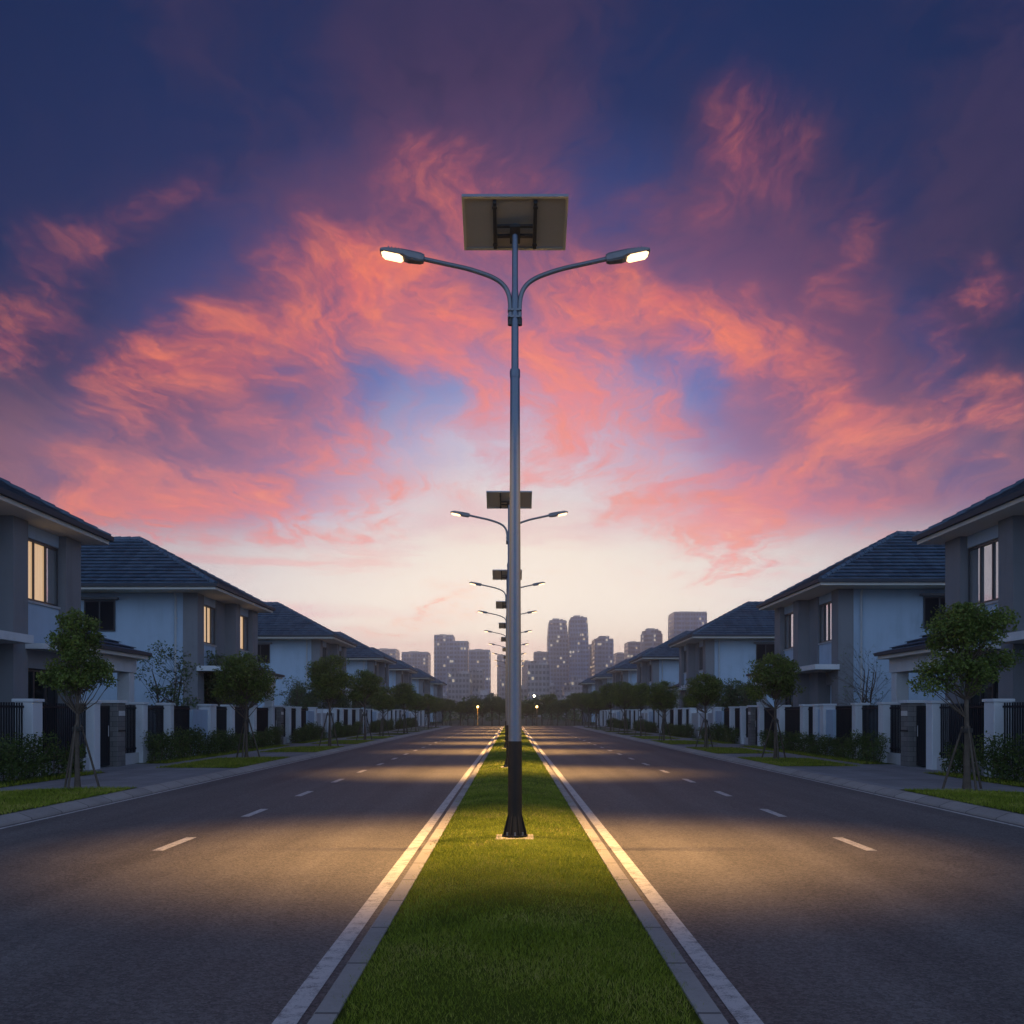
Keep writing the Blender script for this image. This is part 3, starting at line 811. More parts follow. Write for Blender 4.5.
def make_house(s, label):
    R = thing('house', label, 'house', (s * 12.85, 0, 0))
    X = lambda u: s * (u - 13.0)
    def bx(mb, u0, u1, y0, y1, z0, z1, mi=0):
        mb.box(X(u0), X(u1), y0, y1, z0, z1, mi)
    H = 6.45
    # walls: main block, recessed near bay, projecting far bay; openings are real reveals
    w = MB()
    bx(w, 13.42, 24.0, 1.2, 8.9, 0, H)                                  # body behind the street bays
    bx(w, 12.96, 13.42, 1.98, 3.90, 3.55, 4.48)                           # pale panel under near window
    bx(w, 12.96, 13.42, 1.98, 3.90, 6.12, H)                              # over near window
    bx(w, 12.62, 13.42, 5.85, 8.0, 3.40, 4.48, 0)                       # pale panel under far window
    bx(w, 12.62, 13.42, 5.85, 8.0, 6.12, H)
    w.build('wall', M['wall'], R)
    p = MB()
    bx(p, 12.86, 13.45, 1.14, 1.98, 0, H)                                # corner pier
    bx(p, 12.90, 13.42, 3.90, 5.10, 0, H)
    bx(p, 12.42, 13.42, 5.10, 5.85, 0, H)                                # projecting bay, near pier
    bx(p, 12.42, 13.42, 8.0, 8.95, 0, H)                                # far pier
    bx(p, 12.52, 13.42, 5.85, 8.0, 2.75, 3.40)                          # band over ground floor window
    bx(p, 12.60, 13.42, 5.85, 8.0, 0, 0.55)
    bx(p, 13.24, 13.42, 1.98, 3.90, 2.75, 3.50)
    p.build('pier', M['grey'], R)
    c = MB()
    bx(c, 11.9, 12.86, 1.0, 5.06, 3.30, 3.50)
    bx(c, 12.86, 13.24, 1.98, 3.90, 3.30, 3.50)
    bx(c, 11.95, 12.42, 5.7, 8.3, 3.22, 3.36)
    c.build('canopy', M['white'], R)
    # windows
    def window(u, y0, y1, z0, z1, panes, mat, lit=False):  # lit panes take the painted-on warm reflection
        fr = MB(); t = 0.06
        a, b = u - 0.03, u + 0.07
        bx(fr, a, b, y0, y1, z0, z0 + t); bx(fr, a, b, y0, y1, z1 - t, z1)
        k = (y1 - y0) / panes
        for i in range(panes + 1):
            yc = min(max(y0 + i * k, y0 + t / 2), y1 - t / 2)
            bx(fr, a + 0.002, b - 0.002, yc - t / 2, yc + t / 2, z0 + t, z1 - t)
        f = fr.build('window', M['frame'], R)
        gl = MB()
        for i in range(panes):
            dz = 0.008 * (i % 2)
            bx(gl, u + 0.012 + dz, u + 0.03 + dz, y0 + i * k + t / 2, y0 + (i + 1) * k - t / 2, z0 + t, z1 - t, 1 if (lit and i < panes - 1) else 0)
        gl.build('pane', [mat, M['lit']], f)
        sl = MB(); bx(sl, a - 0.06, a + 0.03, y0 - 0.05, y1 + 0.05, z0 - 0.06, z0 - 0.003)
        sl.build('sill', M['lgrey'], f)
        return f
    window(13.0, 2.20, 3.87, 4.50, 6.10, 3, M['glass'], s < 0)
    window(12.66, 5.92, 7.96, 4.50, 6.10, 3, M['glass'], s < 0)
    window(12.66, 5.92, 7.96, 0.60, 2.74, 3, M['dglass'])
    # ground floor entrance under the canopy
    dr = MB()
    bx(dr, 13.34, 13.40, 2.35, 3.35, 0.12, 2.35)
    for zz in (0.3, 0.95, 1.6):
        bx(dr, 13.32, 13.34, 2.5, 3.2, zz, zz + 0.5)
    dd = dr.build('door', M['gate'], R)
    hb = MB(); hb.tube([(X(13.28), 3.22, 1.0), (X(13.28), 3.22, 1.35)], 0.015, 8)
    hb.build('handle', M['alu'], dd)
    # small side window facing down the street, with its hood
    def side_window(u0, u1, z0, z1, yf=1.2):
        fr = MB(); t = 0.055
        bx(fr, u0, u1, yf - 0.05, yf - 0.002, z0, z0 + t); bx(fr, u0, u1, yf - 0.05, yf - 0.002, z1 - t, z1)
        for uu in (u0, (u0 + u1) / 2 - t / 2, u1 - t):
            bx(fr, uu, uu + t, yf - 0.052, yf - 0.004, z0 + t, z1 - t)
        f = fr.build('window', M['frame'], R)
        gl = MB(); bx(gl, u0 + t, (u0 + u1) / 2 - t / 2, yf - 0.02, yf - 0.004, z0 + t, z1 - t)
        bx(gl, (u0 + u1) / 2 + t / 2, u1 - t, yf - 0.03, yf - 0.006, z0 + t, z1 - t)
        gl.build('pane', M['dglass'], f)
        hd = MB(); bx(hd, u0 - 0.15, u1 + 0.15, yf - 0.22, yf - 0.003, z1 + 0.02, z1 + 0.11)
        hd.build('hood', M['grey'], f)
    side_window(16.2, 17.45, 4.9, 6.15)
    side_window(19.6, 20.6, 1.4, 2.6)
    dp = MB()
    dp.tube([(X(13.75), 0.98, 6.62), (X(13.75), 1.0, 6.42), (X(13.75), 1.12, 6.30), (X(13.75), 1.13, 0.2)], 0.045, 8)
    for zz in (1.4, 3.4, 5.4):
        dp.box(X(13.68), X(13.82), 1.125, 1.20, zz, zz + 0.04)
    dp.build('downpipe', M['downpipe'], R)
    # roof
    e0, e1, ya, yb, ez = 11.8, 24.6, 0.0, 9.4, 6.62
    hw = (yb - ya) / 2
    rz = ez + 2.58
    so = MB()
    bx(so, e0, e1, ya, yb, H + 0.002, ez - 0.03)
    sof = so
    rf = MB()
    E = lambda u, y, z=ez: (X(u), y, z)
    r0, r1 = e0 + hw, e1 - hw
    tile_slope(rf, E(e0, ya), E(e1, ya), E(r1, ya + hw, rz), E(r0, ya + hw, rz), 14)
    tile_slope(rf, E(e1, yb), E(e0, yb), E(r0, ya + hw, rz), E(r1, ya + hw, rz), 14)
    tile_slope(rf, E(e0, yb), E(e0, ya), E(r0, ya + hw, rz), E(r0, ya + hw, rz), 14)
    tile_slope(rf, E(e1, ya), E(e1, yb), E(r1, ya + hw, rz), E(r1, ya + hw, rz), 14)
    roof = rf.build('roof', M['tile'], R, recalc=False)
    sof.build('soffit', M['soffit'], roof)
    cp = MB()
    for a, b in ((E(e0, ya), E(r0, ya + hw, rz)), (E(e0, yb), E(r0, ya + hw, rz)), (E(e1, ya), E(r1, ya + hw, rz)), (E(e1, yb), E(r1, ya + hw, rz)), (E(r0, ya + hw, rz), E(r1, ya + hw, rz))):
        a, b = Vector(a), Vector(b)
        n = int((b - a).length / 0.4)
        for i in range(n):                                               # overlapping cap tiles
            p0, p1 = a.lerp(b, i / n), a.lerp(b, (i + 1.08) / n)
            lift = Vector((0, 0, 0.045))
            cp.tube([p0 + lift, p1 + lift], [0.115, 0.085], 8)
    cp.build('ridge_cap', M['tile'], roof)
    gt = MB()
    gz0, gz1 = ez - 0.06, ez + 0.07
    bx(gt, e0 - 0.10, e0 - 0.002, ya - 0.10, yb + 0.10, gz0, gz1)
    bx(gt, e1 + 0.002, e1 + 0.10, ya - 0.10, yb + 0.10, gz0, gz1)
    bx(gt, e0, e1, ya - 0.10, ya - 0.002, gz0 + 0.002, gz1 - 0.002)
    bx(gt, e0, e1, yb + 0.002, yb + 0.10, gz0 + 0.002, gz1 - 0.002)
    gt.build('gutter', M['gutter'], roof)
    # carport on the far side
    cz, c0, c1, y0, y1 = 3.56, 12.42, 18.4, 8.92, 14.2
    cr = MB()
    tz = cz + 1.15
    tile_slope(cr, E(c0, y1, cz), E(c0, y0, cz), E(c0 + 2.5, y0, tz), E(c0 + 2.5, y1 - 2.5, tz), 7)
    tile_slope(cr, E(c1, y1, cz), E(c0, y1, cz), E(c0 + 2.5, y1 - 2.5, tz), E(c1 - 2.5, y1 - 2.5, tz), 7)
    tile_slope(cr, E(c1, y0, cz), E(c1, y1, cz), E(c1 - 2.5, y1 - 2.5, tz), E(c1 - 2.5, y0, tz), 7)
    cr.add([E(c0 + 2.5, y0, tz), E(c1 - 2.5, y0, tz), E(c1 - 2.5, y1 - 2.5, tz), E(c0 + 2.5, y1 - 2.5, tz)], [(0, 1, 2, 3)])
    car = cr.build('carport_roof', M['tile'], R, recalc=False)
    cs = MB(); bx(cs, c0, c1, y0, y1, cz - 0.16, cz - 0.02)
    cs.build('soffit', M['soffit'], car)
    cg = MB()
    bx(cg, c0 - 0.09, c0 - 0.002, y0, y1 + 0.09, cz - 0.05, cz + 0.06)
    bx(cg, c0, c1, y1 + 0.002, y1 + 0.09, cz - 0.048, cz + 0.058)
    cg.build('gutter', M['gutter'], car)
    for (cu, cy) in ((12.85, 13.7), (17.5, 13.7), (12.85, 8.96)):
        cc = MB(); cc.bbox(X(cu), X(cu + 0.42), cy, cy + 0.42, 0, 2.95, 0.012)
        cc.build('column', M['white'], R)
    cb = MB()
    bx(cb, 12.80, 13.32, 8.94, 14.17, 2.95, cz - 0.162)
    bx(cb, 13.32, 17.97, 13.66, 14.17, 2.952, cz - 0.164)
    cb.build('beam', M['white'], R)
    return R

HY = {-1: [19.45, 39.2, 65.0, 90.5, 113.0, 141.0, 168.0], 1: [19.45, 37.9, 64.7, 89.5, 113.5, 139.0, 166.0]}
HOUSES = {}
for s in (-1, 1):
    side = 'left' if s < 0 else 'right'
    first = None
    for i, y in enumerate(HY[s]):
        lab = ['nearest house, cut by the %s edge of the photo, grey piers under a tiled eave',
               'second house along the %s side, whole hipped roof and small side window in view',
               'third two-storey house along the %s side, pale side wall behind a sparse garden tree',
               'fourth house along the %s side, its dark hipped roof stepping down in the row',
               'fifth house along the %s side of the road, small above the street trees',
               'sixth house along the %s side, hazy roof just before the towers',
               'farthest house of the row on the %s side, faint in the haze near the skyline'][i] % side
        if first is None:
            R = make_house(s, lab); first = R
        else:
            R = copy_tree(first); R['label'] = lab
            # painted reflection differs: relink glowing panes to plain glass here and there (the shared mesh stays)
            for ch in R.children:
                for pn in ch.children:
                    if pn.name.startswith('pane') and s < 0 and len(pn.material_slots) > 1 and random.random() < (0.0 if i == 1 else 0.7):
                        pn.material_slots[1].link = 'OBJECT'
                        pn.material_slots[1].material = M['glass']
        R['group'] = 'two-storey houses lining the road'
        R.location.y = y

# ------------------------------------------------------------------ fences in front of the houses
FU = 11.3
def make_fence(s, label, plan, variant):
    """plan: list of (kind, y0, y1); the thing sits at (s*FU, y_start)"""
    R = thing('fence', label, 'fence', (s * FU, 0, PZ), group='front fences of the houses')
    for kind, y0, y1 in plan:
        if kind == 'pillar':
            mb = MB(); w = 0.22
            mb.bbox(-w, w, y0, y1, -0.1, 1.76, 0.012)
            mb.bbox(-w - 0.035, w + 0.035, y0 - 0.035, y1 + 0.035, 1.762, 1.83, 0.012)
            mb.build('pillar', M['white'], R)
        elif kind == 'stone':
            mb = MB()
            mb.bbox(-0.24, 0.24, y0, y1, -0.1, 1.78, 0.008)
            st = mb.build('pillar', M['stone'], R)
            cp = MB(); cp.bbox(-0.29, 0.29, y0 - 0.05, y1 + 0.05, 1.782, 1.86, 0.012); cp.build('cap', M['white'], st)
            pl = MB(); xx = -s * 0.245
            pl.box(xx, xx - s * 0.012, y0 + 0.08, y1 - 0.08, 1.42, 1.56)
            pp = pl.build('number_plate', M['plate'], st)
            ms = MB()
            mb2 = MB(); mb2.box(xx, xx - s * 0.02, y0 + 0.06, y1 - 0.06, 0.98, 1.02); mb2.build('letter_slot', M['iron'], st)
        elif kind == 'bars':
            mb = MB()
            mb.bbox(-0.10, 0.10, y0, y1, -0.1, 0.32, 0.008)
            mb.build('plinth', M['lgrey'], R)
            mb = MB()
            mb.box(-0.025, 0.025, y0, y1, 0.42, 0.47)
            mb.box(-0.025, 0.025, y0, y1, 1.62, 1.67)
            n = max(2, int((y1 - y0) / 0.115))
            for i in range(n):
                yc = y0 + (i + 0.5) * (y1 - y0) / n
                mb.box(-0.014, 0.014, yc - 0.016, yc + 0.016, 0.322, 1.74)
            mb.build('bar_panel', M['iron'], R)
        elif kind == 'gate':
            mb = MB()
            mb.box(-0.03, 0.03, y0, y0 + 0.06, 0.05, 1.70); mb.box(-0.03, 0.03, y1 - 0.06, y1, 0.05, 1.70)
            mb.box(-0.03, 0.03, y0 + 0.06, y1 - 0.06, 0.05, 0.12); mb.box(-0.03, 0.03, y0 + 0.06, y1 - 0.06, 1.63, 1.70)
            n = max(3, int((y1 - y0) / 0.13))
            for i in range(n):
                a = y0 + 0.06 + (y1 - y0 - 0.12) * i / n
                b = y0 + 0.06 + (y1 - y0 - 0.12) * (i + 1) / n
                mb.box(-0.012, 0.012, a + 0.006, b - 0.006, 0.12, 1.63)
            gt = mb.build('gate', M['gate'], R)
            hd = MB(); hd.tube([(-s * 0.06, y1 - 0.16, 0.85), (-s * 0.06, y1 - 0.16, 1.15)], 0.014, 8)
            hd.build('handle', M['alu'], gt)
        elif kind == 'wall':
            mb = MB(); mb.bbox(-0.12, 0.12, y0, y1, -0.1, 1.62, 0.01)
            mb.build('wall_panel', M['wall'], R)
    return R
PLAN = [('pillar', -2.2, -1.8), ('bars', -1.8, 0.3), ('pillar', 0.3, 0.7), ('bars', 0.7, 3.6), ('pillar', 3.6, 4.1), ('bars', 4.1, 7.0), ('pillar', 7.0, 7.4), ('gate', 7.41, 8.5), ('stone', 8.51, 9.1),
        ('bars', 9.11, 10.5), ('pillar', 10.5, 10.9), ('bars', 10.9, 12.9), ('pillar', 12.9, 13.25), ('bars', 13.25, 15.5), ('wall', 15.5, 17.2), ('pillar', 17.2, 17.5)]
for s in (-1, 1):
    side = 'left' if s < 0 else 'right'
    first = None
    ys = HY[s][:5]
    for i, y in enumerate(ys):
        lab = ['black barred fence with white pillars and gate before the nearest house on the %s' % side,
               'black barred fence before the second house on the %s, behind the long hedge' % side,
               'barred fence with pale pillars before the third house on the %s, behind street trees' % side,
               'distant barred fence before the fourth house on the %s' % side,
               'farthest barred fence on the %s, before the fifth house' % side][i]
        if first is None:
            F = make_fence(s, lab, PLAN, 0); first = F
        else:
            F = copy_tree(first); F['label'] = lab
        F.location.y = y
    # garden walls closing the gaps between plots
    for i in range(len(ys) - 1):
        a, b = ys[i] + 17.5, ys[i + 1] - 2.2
        if b - a < 0.6:
            continue
        W = thing('garden_wall', 'pale rendered garden wall between the %s and %s fences on the %s' % (['nearest', 'second', 'third', 'fourth'][i], ['second', 'third', 'fourth', 'fifth'][i], side), 'wall', (s * FU, a + 0.01, PZ), group='garden walls between the plots')
        n = max(1, round((b - a) / 2.4)); k = (b - a - 0.02) / n
        for j in range(n):
            mb = MB(); mb.bbox(-0.10, 0.10, j * k, (j + 1) * k - (0.32 if j < n - 1 else 0), -0.1, 1.5, 0.01); mb.build('wall_panel', M['lgrey'], W)
            if j < n - 1:
                mb = MB(); mb.bbox(-0.16, 0.16, (j + 1) * k - 0.318, (j + 1) * k - 0.002, -0.1, 1.74, 0.012); mb.build('pillar', M['white'], W)

# ------------------------------------------------------------------ foliage
def leaf_quads(pts, nrm_bias, size, asp=0.55):
    """rhombic leaves folded a little, scattered at pts"""
    n = len(pts)
    nr = rng.normal(size=(n, 3)) + nrm_bias
    nr /= np.linalg.norm(nr, axis=1)[:, None]
    t = rng.normal(size=(n, 3)); t -= nr * (t * nr).sum(1)[:, None]
    t /= np.linalg.norm(t, axis=1)[:, None]
    b = np.cross(nr, t)
    L = (size * rng.uniform(0.65, 1.3, n))[:, None]
    W = L * asp
    v = np.zeros((n, 4, 3))
    v[:, 0] = pts - t * L * 0.5
    v[:, 1] = pts + b * W * 0.5 + t * L * 0.05 + nr * W * 0.12
    v[:, 2] = pts + t * L * 0.5 - nr * L * 0.10
    v[:, 3] = pts - b * W * 0.5 + t * L * 0.05 + nr * W * 0.12
    return v.reshape(-1, 3)

def ball(n, r):
    v = rng.normal(size=(n, 3)); v /= np.linalg.norm(v, axis=1)[:, None]
    return v * (rng.uniform(0.15, 1, n) ** 0.55)[:, None] * r

def make_tree(name, label, cat, lobes_, trunk_h, trunk_r, n_cl, n_leaf, leaf, mat, cl_r=(0.20, 0.34), stakes=True, group=None, lean=0.0, multi=1, gaps=0.0):
    """lobes_: (dx, dy, z, rx, ry, rz) ellipsoids that make the crown"""
    R = thing(name, label, cat, group=group)
    tb = MB()
    top = Vector((lean, 0, trunk_h))
    trunks = []
    for k in range(multi):
        an = random.uniform(0, 6.28)
        off = Vector((math.cos(an), math.sin(an), 0)) * (0.0 if multi == 1 else 0.5)
        n = 9
        pts = []
        for i in range(n):
            t = i / (n - 1)
            pts.append(Vector((lean * t + random.uniform(-1, 1) * 0.025 * t, random.uniform(-1, 1) * 0.025 * t, -0.05 + (trunk_h + 0.05) * t)) + off * t * 0.8)
        rad = [trunk_r * ((1.35 if i == 0 else 1.0) - 0.68 * i / (n - 1)) for i in range(n)]
        tb.tube(pts, rad, 9)
        trunks.append((pts, rad))
    vol = [l[3] * l[4] * l[5] for l in lobes_]
    leaves = []
    for c in range(n_cl):
        l = random.choices(lobes_, vol)[0]
        v = Vector(ball(1, 1.0)[0])
        if v.length < 0.45:
            v *= 1.6
        P = Vector((l[0] + v.x * l[3], l[1] + v.y * l[4], l[2] + v.z * l[5]))
        pts, rad = random.choice(trunks)
        # the limb leaves the trunk below the clump and rises to it
        zt = max(0.62 * trunk_h, min(trunk_h, P.z - 0.20 - 0.40 * math.hypot(P.x, P.y)))
        i = min(len(pts) - 1, max(1, int(zt / trunk_h * (len(pts) - 1))))
        S = pts[i]
        mid = S.lerp(P, 0.5) + Vector((random.uniform(-.06, .06), random.uniform(-.06, .06), -0.04 + random.uniform(-.05, .05)))
        r0 = min(rad[i] * 0.5, 0.010 + 0.008 * (P - S).length)
        tb.tube([S, S.lerp(mid, 0.55), mid, mid.lerp(P, 0.6), P], [r0, r0 * 0.75, r0 * 0.55, r0 * 0.36, 0.004], 5, cap=False)
        r = random.uniform(*cl_r)
        for q in range(3):
            T = P + Vector(ball(1, r * 1.1)[0])
            tb.tube([mid.lerp(P, 0.5 + 0.15 * q), (mid.lerp(P, 0.8) + T) / 2, T], [r0 * 0.35, r0 * 0.25, 0.003], 4, cap=False)
        m_ = int(n_leaf * random.uniform(0.6, 1.3) * (r / cl_r[1]) ** 2)
        b = ball(m_, r) * np.array([1.1, 1.1, 0.8]) + np.array(P)
        leaves.append(b)
    tb.build('trunk', M['bark'], R, recalc=False)
    if leaves and n_leaf > 0:
        L = np.concatenate(leaves)
        np_mesh('crown', leaf_quads(L, np.array([0, 0, 0.55]), leaf), 4, mat, R)
    if stakes:
        for k in range(3):
            an = 0.5 + k * 2.094
            p0 = Vector((math.cos(an) * 0.46, math.sin(an) * 0.46, -0.05)); p1 = Vector((math.cos(an) * 0.075, math.sin(an) * 0.075, 1.32))
            sb = MB(); sb.tube([p0, p0.lerp(p1, 0.5), p1], [0.027, 0.025, 0.022], 8)
            sb.build('stake', M['stake'], R)
        tm = MB()
        for zc in (1.20, 1.235, 1.262):
            ring = [Vector((math.cos(a) * 0.105, math.sin(a) * 0.105, zc)) for a in np.linspace(0, 6.283, 13)]
            tm.tube(ring, 0.014, 6)
        tm.build('tie', M['tie'], R)
    return R

SG = 'young street trees along the kerbs'
tL = make_tree('street_tree', 'narrow two-lobed street tree tied to stakes on the nearest left lawn', 'tree',
               [(-0.10, 0, 3.25, .52, .5, .46), (-0.34, 0.1, 2.32, .42, .45, .36), (0.38, -.1, 2.36, .42, .42, .38), (0, -.1, 2.2, .4, .4, .3), (0, 0, 2.75, .4, .4, .4)], 3.1, 0.058, 84, 190, 0.072, M['leaf'], (0.15, 0.26), True, SG)
tL.location = (-8.72, 20.0, PZ); tL.scale = (.90, .90, .96)
tR = make_tree('street_tree', 'broad-crowned street tree tied to stakes on the nearest right lawn', 'tree',
               [(0.0, 0, 3.32, .84, .8, .5), (-0.62, 0, 2.42, .38, .4, .42), (0.68, .1, 2.72, .36, .4, .36), (0.22, -.2, 2.35, .40, .34, .34), (-.2, -.2, 2.55, .5, .5, .4), (-.6, -.1, 2.2, .32, .34, .3)], 3.0, 0.072, 110, 190, 0.072, M['leaf'], (0.17, 0.29), True, SG)
tR.location = (8.88, 19.6, PZ); tR.scale = (.97, .97, .94)
tA = make_tree('street_tree', 'rounded staked street tree second along the left kerb', 'tree',
               [(-0.1, 0, 2.75, .9, .9, .7), (-.45, 0, 2.2, .45, .5, .42), (.4, 0, 2.25, .45, .5, .4)], 2.6, 0.055, 95, 170, 0.08, M['leaf'], (0.20, 0.32), True, SG)
tA.location = (-8.85, 33.2, PZ)
tB = make_tree('street_tree', 'rounded staked street tree second along the right kerb', 'tree',
               [(0.05, 0, 2.8, .8, .8, .65), (-.35, .2, 2.3, .5, .5, .45), (.42, 0, 2.4, .42, .5, .42)], 2.6, 0.055, 92, 170, 0.08, M['leaf'], (0.20, 0.32), True, SG)
tB.location = (8.55, 32.6, PZ)
protos = [tA, tB]
for s in (-1, 1):
    side = 'left' if s < 0 else 'right'
    yl = [44.8, 54.8, 63.5, 74, 84.5, 95.5, 106.5] if s < 0 else [42.5, 53.5, 63.8, 73.5, 84.5, 95.5, 106.5]
    for i, y in enumerate(yl):
        t = copy_tree(protos[(i + (s > 0)) % 2])
        t['label'] = '%s staked street tree along the %s kerb counting away from the viewer' % (ORD[i + 2], side)
        t.location = (s * random.uniform(8.0, 8.3), y, PZ)
        t.rotation_euler.z = random.uniform(0, 6.28)
        k = random.uniform(0.9, 1.12); t.scale = (k, k, k * random.uniform(.95, 1.08))
# garden trees behind the fences
GG = 'garden trees behind the fences'
g1 = make_tree('garden_tree', 'tall sparse garden tree before the bluish side wall of the second left house', 'tree',
               [(0, 0, 2.6, .85, .8, 1.1), (0.1, 0, 1.7, .7, .7, .6)], 2.6, 0.045, 60, 48, 0.085, M['leaf2'], (0.16, 0.30), False, GG, multi=3)
g1.location = (-12.55, 36.4, 0.08); g1.scale = (1.25, 1.25, 1.14)
g2 = make_tree('bare_shrub', 'thin nearly leafless shrub before the side wall of the second right house', 'shrub',
               [(0, 0, 2.3, .85, .8, .95), (0, 0, 1.5, .7, .6, .6)], 2.4, 0.035, 64, 7, 0.06, M['leaf2'], (0.12, 0.3), False, None, multi=4)
g2.location = (12.55, 36.0, 0.08); g2.scale = (1.3, 1.3, 1.25)
g3 = make_tree('garden_tree', 'dense dark garden tree left of the second left street tree', 'tree',
               [(0, 0, 2.5, 1.2, 1.0, .9), (0.9, 0, 2.2, .8, .8, .7), (-.8, 0, 2.3, .8, .8, .8)], 2.4, 0.07, 80, 110, 0.11, M['leaf2'], (0.24, 0.38), False, GG)
g3.location = (-12.3, 42.2, 0.08); g3.scale = (1.15, 1.15, 1.22)
spots = {-1: [(57.5, g1), (61.5, g3), (70, g3), (79, g1), (84, g3), (96, g3), (103, g1), (108, g3)],
         1: [(53.5, g1), (58, g3), (62.5, g1), (70, g3), (79, g1), (84, g3), (96, g3), (102, g1), (108, g3)]}
for s in (-1, 1):
    side = 'left' if s < 0 else 'right'
    for i, (y, src) in enumerate(spots[s]):
        t = copy_tree(src)
        kind = 'sparse' if src is g1 else 'dense dark'
        t['label'] = '%s garden tree behind the %s fences, %s beyond the second house' % (kind, side, ['first', 'second', 'third', 'fourth', 'fifth', 'sixth', 'seventh', 'eighth', 'ninth'][i])
        t.location = (s * random.uniform(12.5, 13.2), y, 0.08)
        t.rotation_euler.z = random.uniform(0, 6.28)
        k = random.uniform(0.9, 1.1); t.scale = (k, k, k)
# trees closing the far end of the road
for i in range(34):
    src = random.choice([tA, tB, g3, g3])
    x = -17.5 + 35 * i / 33 + random.uniform(-.3, .3)
    t = copy_tree(src)
    t.name = 'roadside_tree'
    t['label'] = 'dark tree in the row closing off the far end of the road'
    t['category'] = 'tree'
    t['group'] = 'row of trees at the far end of the road'
    t.location = (x, 127 + random.uniform(0, 5), 0.0)
    t.rotation_euler.z = random.uniform(0, 6.28)
    k = random.uniform(0.85, 1.25); t.scale = (k, k, k)
# a wood behind them, far off
pts = []
for i in range(900):
    cx, cy, cz = random.uniform(-70, 70), random.uniform(185, 300), random.uniform(0.5, 3.6)
    pts.append(ball(22, random.uniform(0.8, 1.7)) + np.array([cx, cy, cz]))
tag(np_mesh('distant_wood', leaf_quads(np.concatenate(pts), np.array([0, 0, .4]), 0.75), 4, M['leaf2']), kind='stuff')

# hedges
def make_bush(label, L, D, H, n, leaf, mat, name='hedge', group=None):
    R = thing(name, label, 'hedge', group=group)
    pts = []
    k = 0
    nb = max(3, int(L / 0.33))
    for i in range(nb):
        for zz in (0.22, 0.5, 0.8):
            c = np.array([random.uniform(-.18, .18) * D, -L / 2 + (i + .5) * L / nb + random.uniform(-.1, .1), H * zz + random.uniform(-.06, .06) * H])
            r = random.uniform(0.24, 0.36) * min(1.2, H / 0.9)
            pts.append(ball(n, r) * np.array([D / 0.7, 1.1, 1.0]) + c)
    P = np.concatenate(pts); P = P[P[:, 2] > 0.0]
    np_mesh('foliage', leaf_quads(P, np.array([0, 0, .5]), leaf), 4, mat, R)
    st = MB()
    for i in range(nb * 2):
        y = -L / 2 + (i + .5) * L / (nb * 2)
        x = random.uniform(-.1, .1)
        st.tube([(x, y, -.02), (x + random.uniform(-.1, .1), y + random.uniform(-.1, .1), H * .45), (x + random.uniform(-.2, .2), y + random.uniform(-.15, .15), H * .8)], [.014, .010, .004], 5, cap=False)
    st.build('stem', M['bark'], R, recalc=False)
    return R
HG = 'hedges in front of the fences'
h1 = make_bush('shaggy dark bush against the nearest left fence, at the edge of the photo', 3.0, 0.75, 0.95, 150, 0.07, M['hedge'], 'bush', HG)
h1.location = (-10.75, 21.8, PZ)
h2 = make_bush('low loose bush under the left fence behind the nearest staked tree', 1.6, 0.6, 0.70, 110, 0.07, M['hedge'], 'bush', HG)
h2.location = (-10.82, 24.4, PZ)
h3 = make_bush('clipped hedge just past the left gate, first of its run', 2.6, 0.62, 0.86, 150, 0.065, M['hedge'], 'hedge', HG)
h3.location = (-10.78, 31.0, PZ)
for s in (-1, 1):
    side = 'left' if s < 0 else 'right'
    if s > 0:
        t = copy_tree(h2); t['label'] = 'low loose bush under the right fence behind the nearest staked tree'; t.location = (10.82, 24.2, PZ)
        t = copy_tree(h1); t['label'] = 'shaggy bush against the nearest right fence, at the edge of the photo'; t.location = (10.78, 21.4, PZ); t.rotation_euler.z = 3.14
        t = copy_tree(h3); t['label'] = 'clipped hedge just past the right gate, first of its run'; t.location = (10.78, 30.6, PZ); t.rotation_euler.z = 3.14
    n = 0
    for (a, b) in STRIP[s][1:]:
        y = a + (4.2 if a < 35 else 1.3)
        while y < b - 1.0:
            t = copy_tree(h3)
            t['label'] = '%s hedge along the %s fences counting from the gate' % ((ORD + ['seventeenth', 'eighteenth', 'nineteenth', 'twentieth', 'twenty-first', 'twenty-second', 'twenty-third', 'twenty-fourth', 'twenty-fifth', 'twenty-sixth', 'twenty-seventh', 'twenty-eighth'])[n + 1], side)
            t.location = (s * (10.78 + random.uniform(-.06, .06)), y, PZ)
            t.rotation_euler.z = random.choice([0, 3.14159])
            t.scale = (random.uniform(.9, 1.1), 1.0, random.uniform(.75, 1.1))
            y += 2.75; n += 1

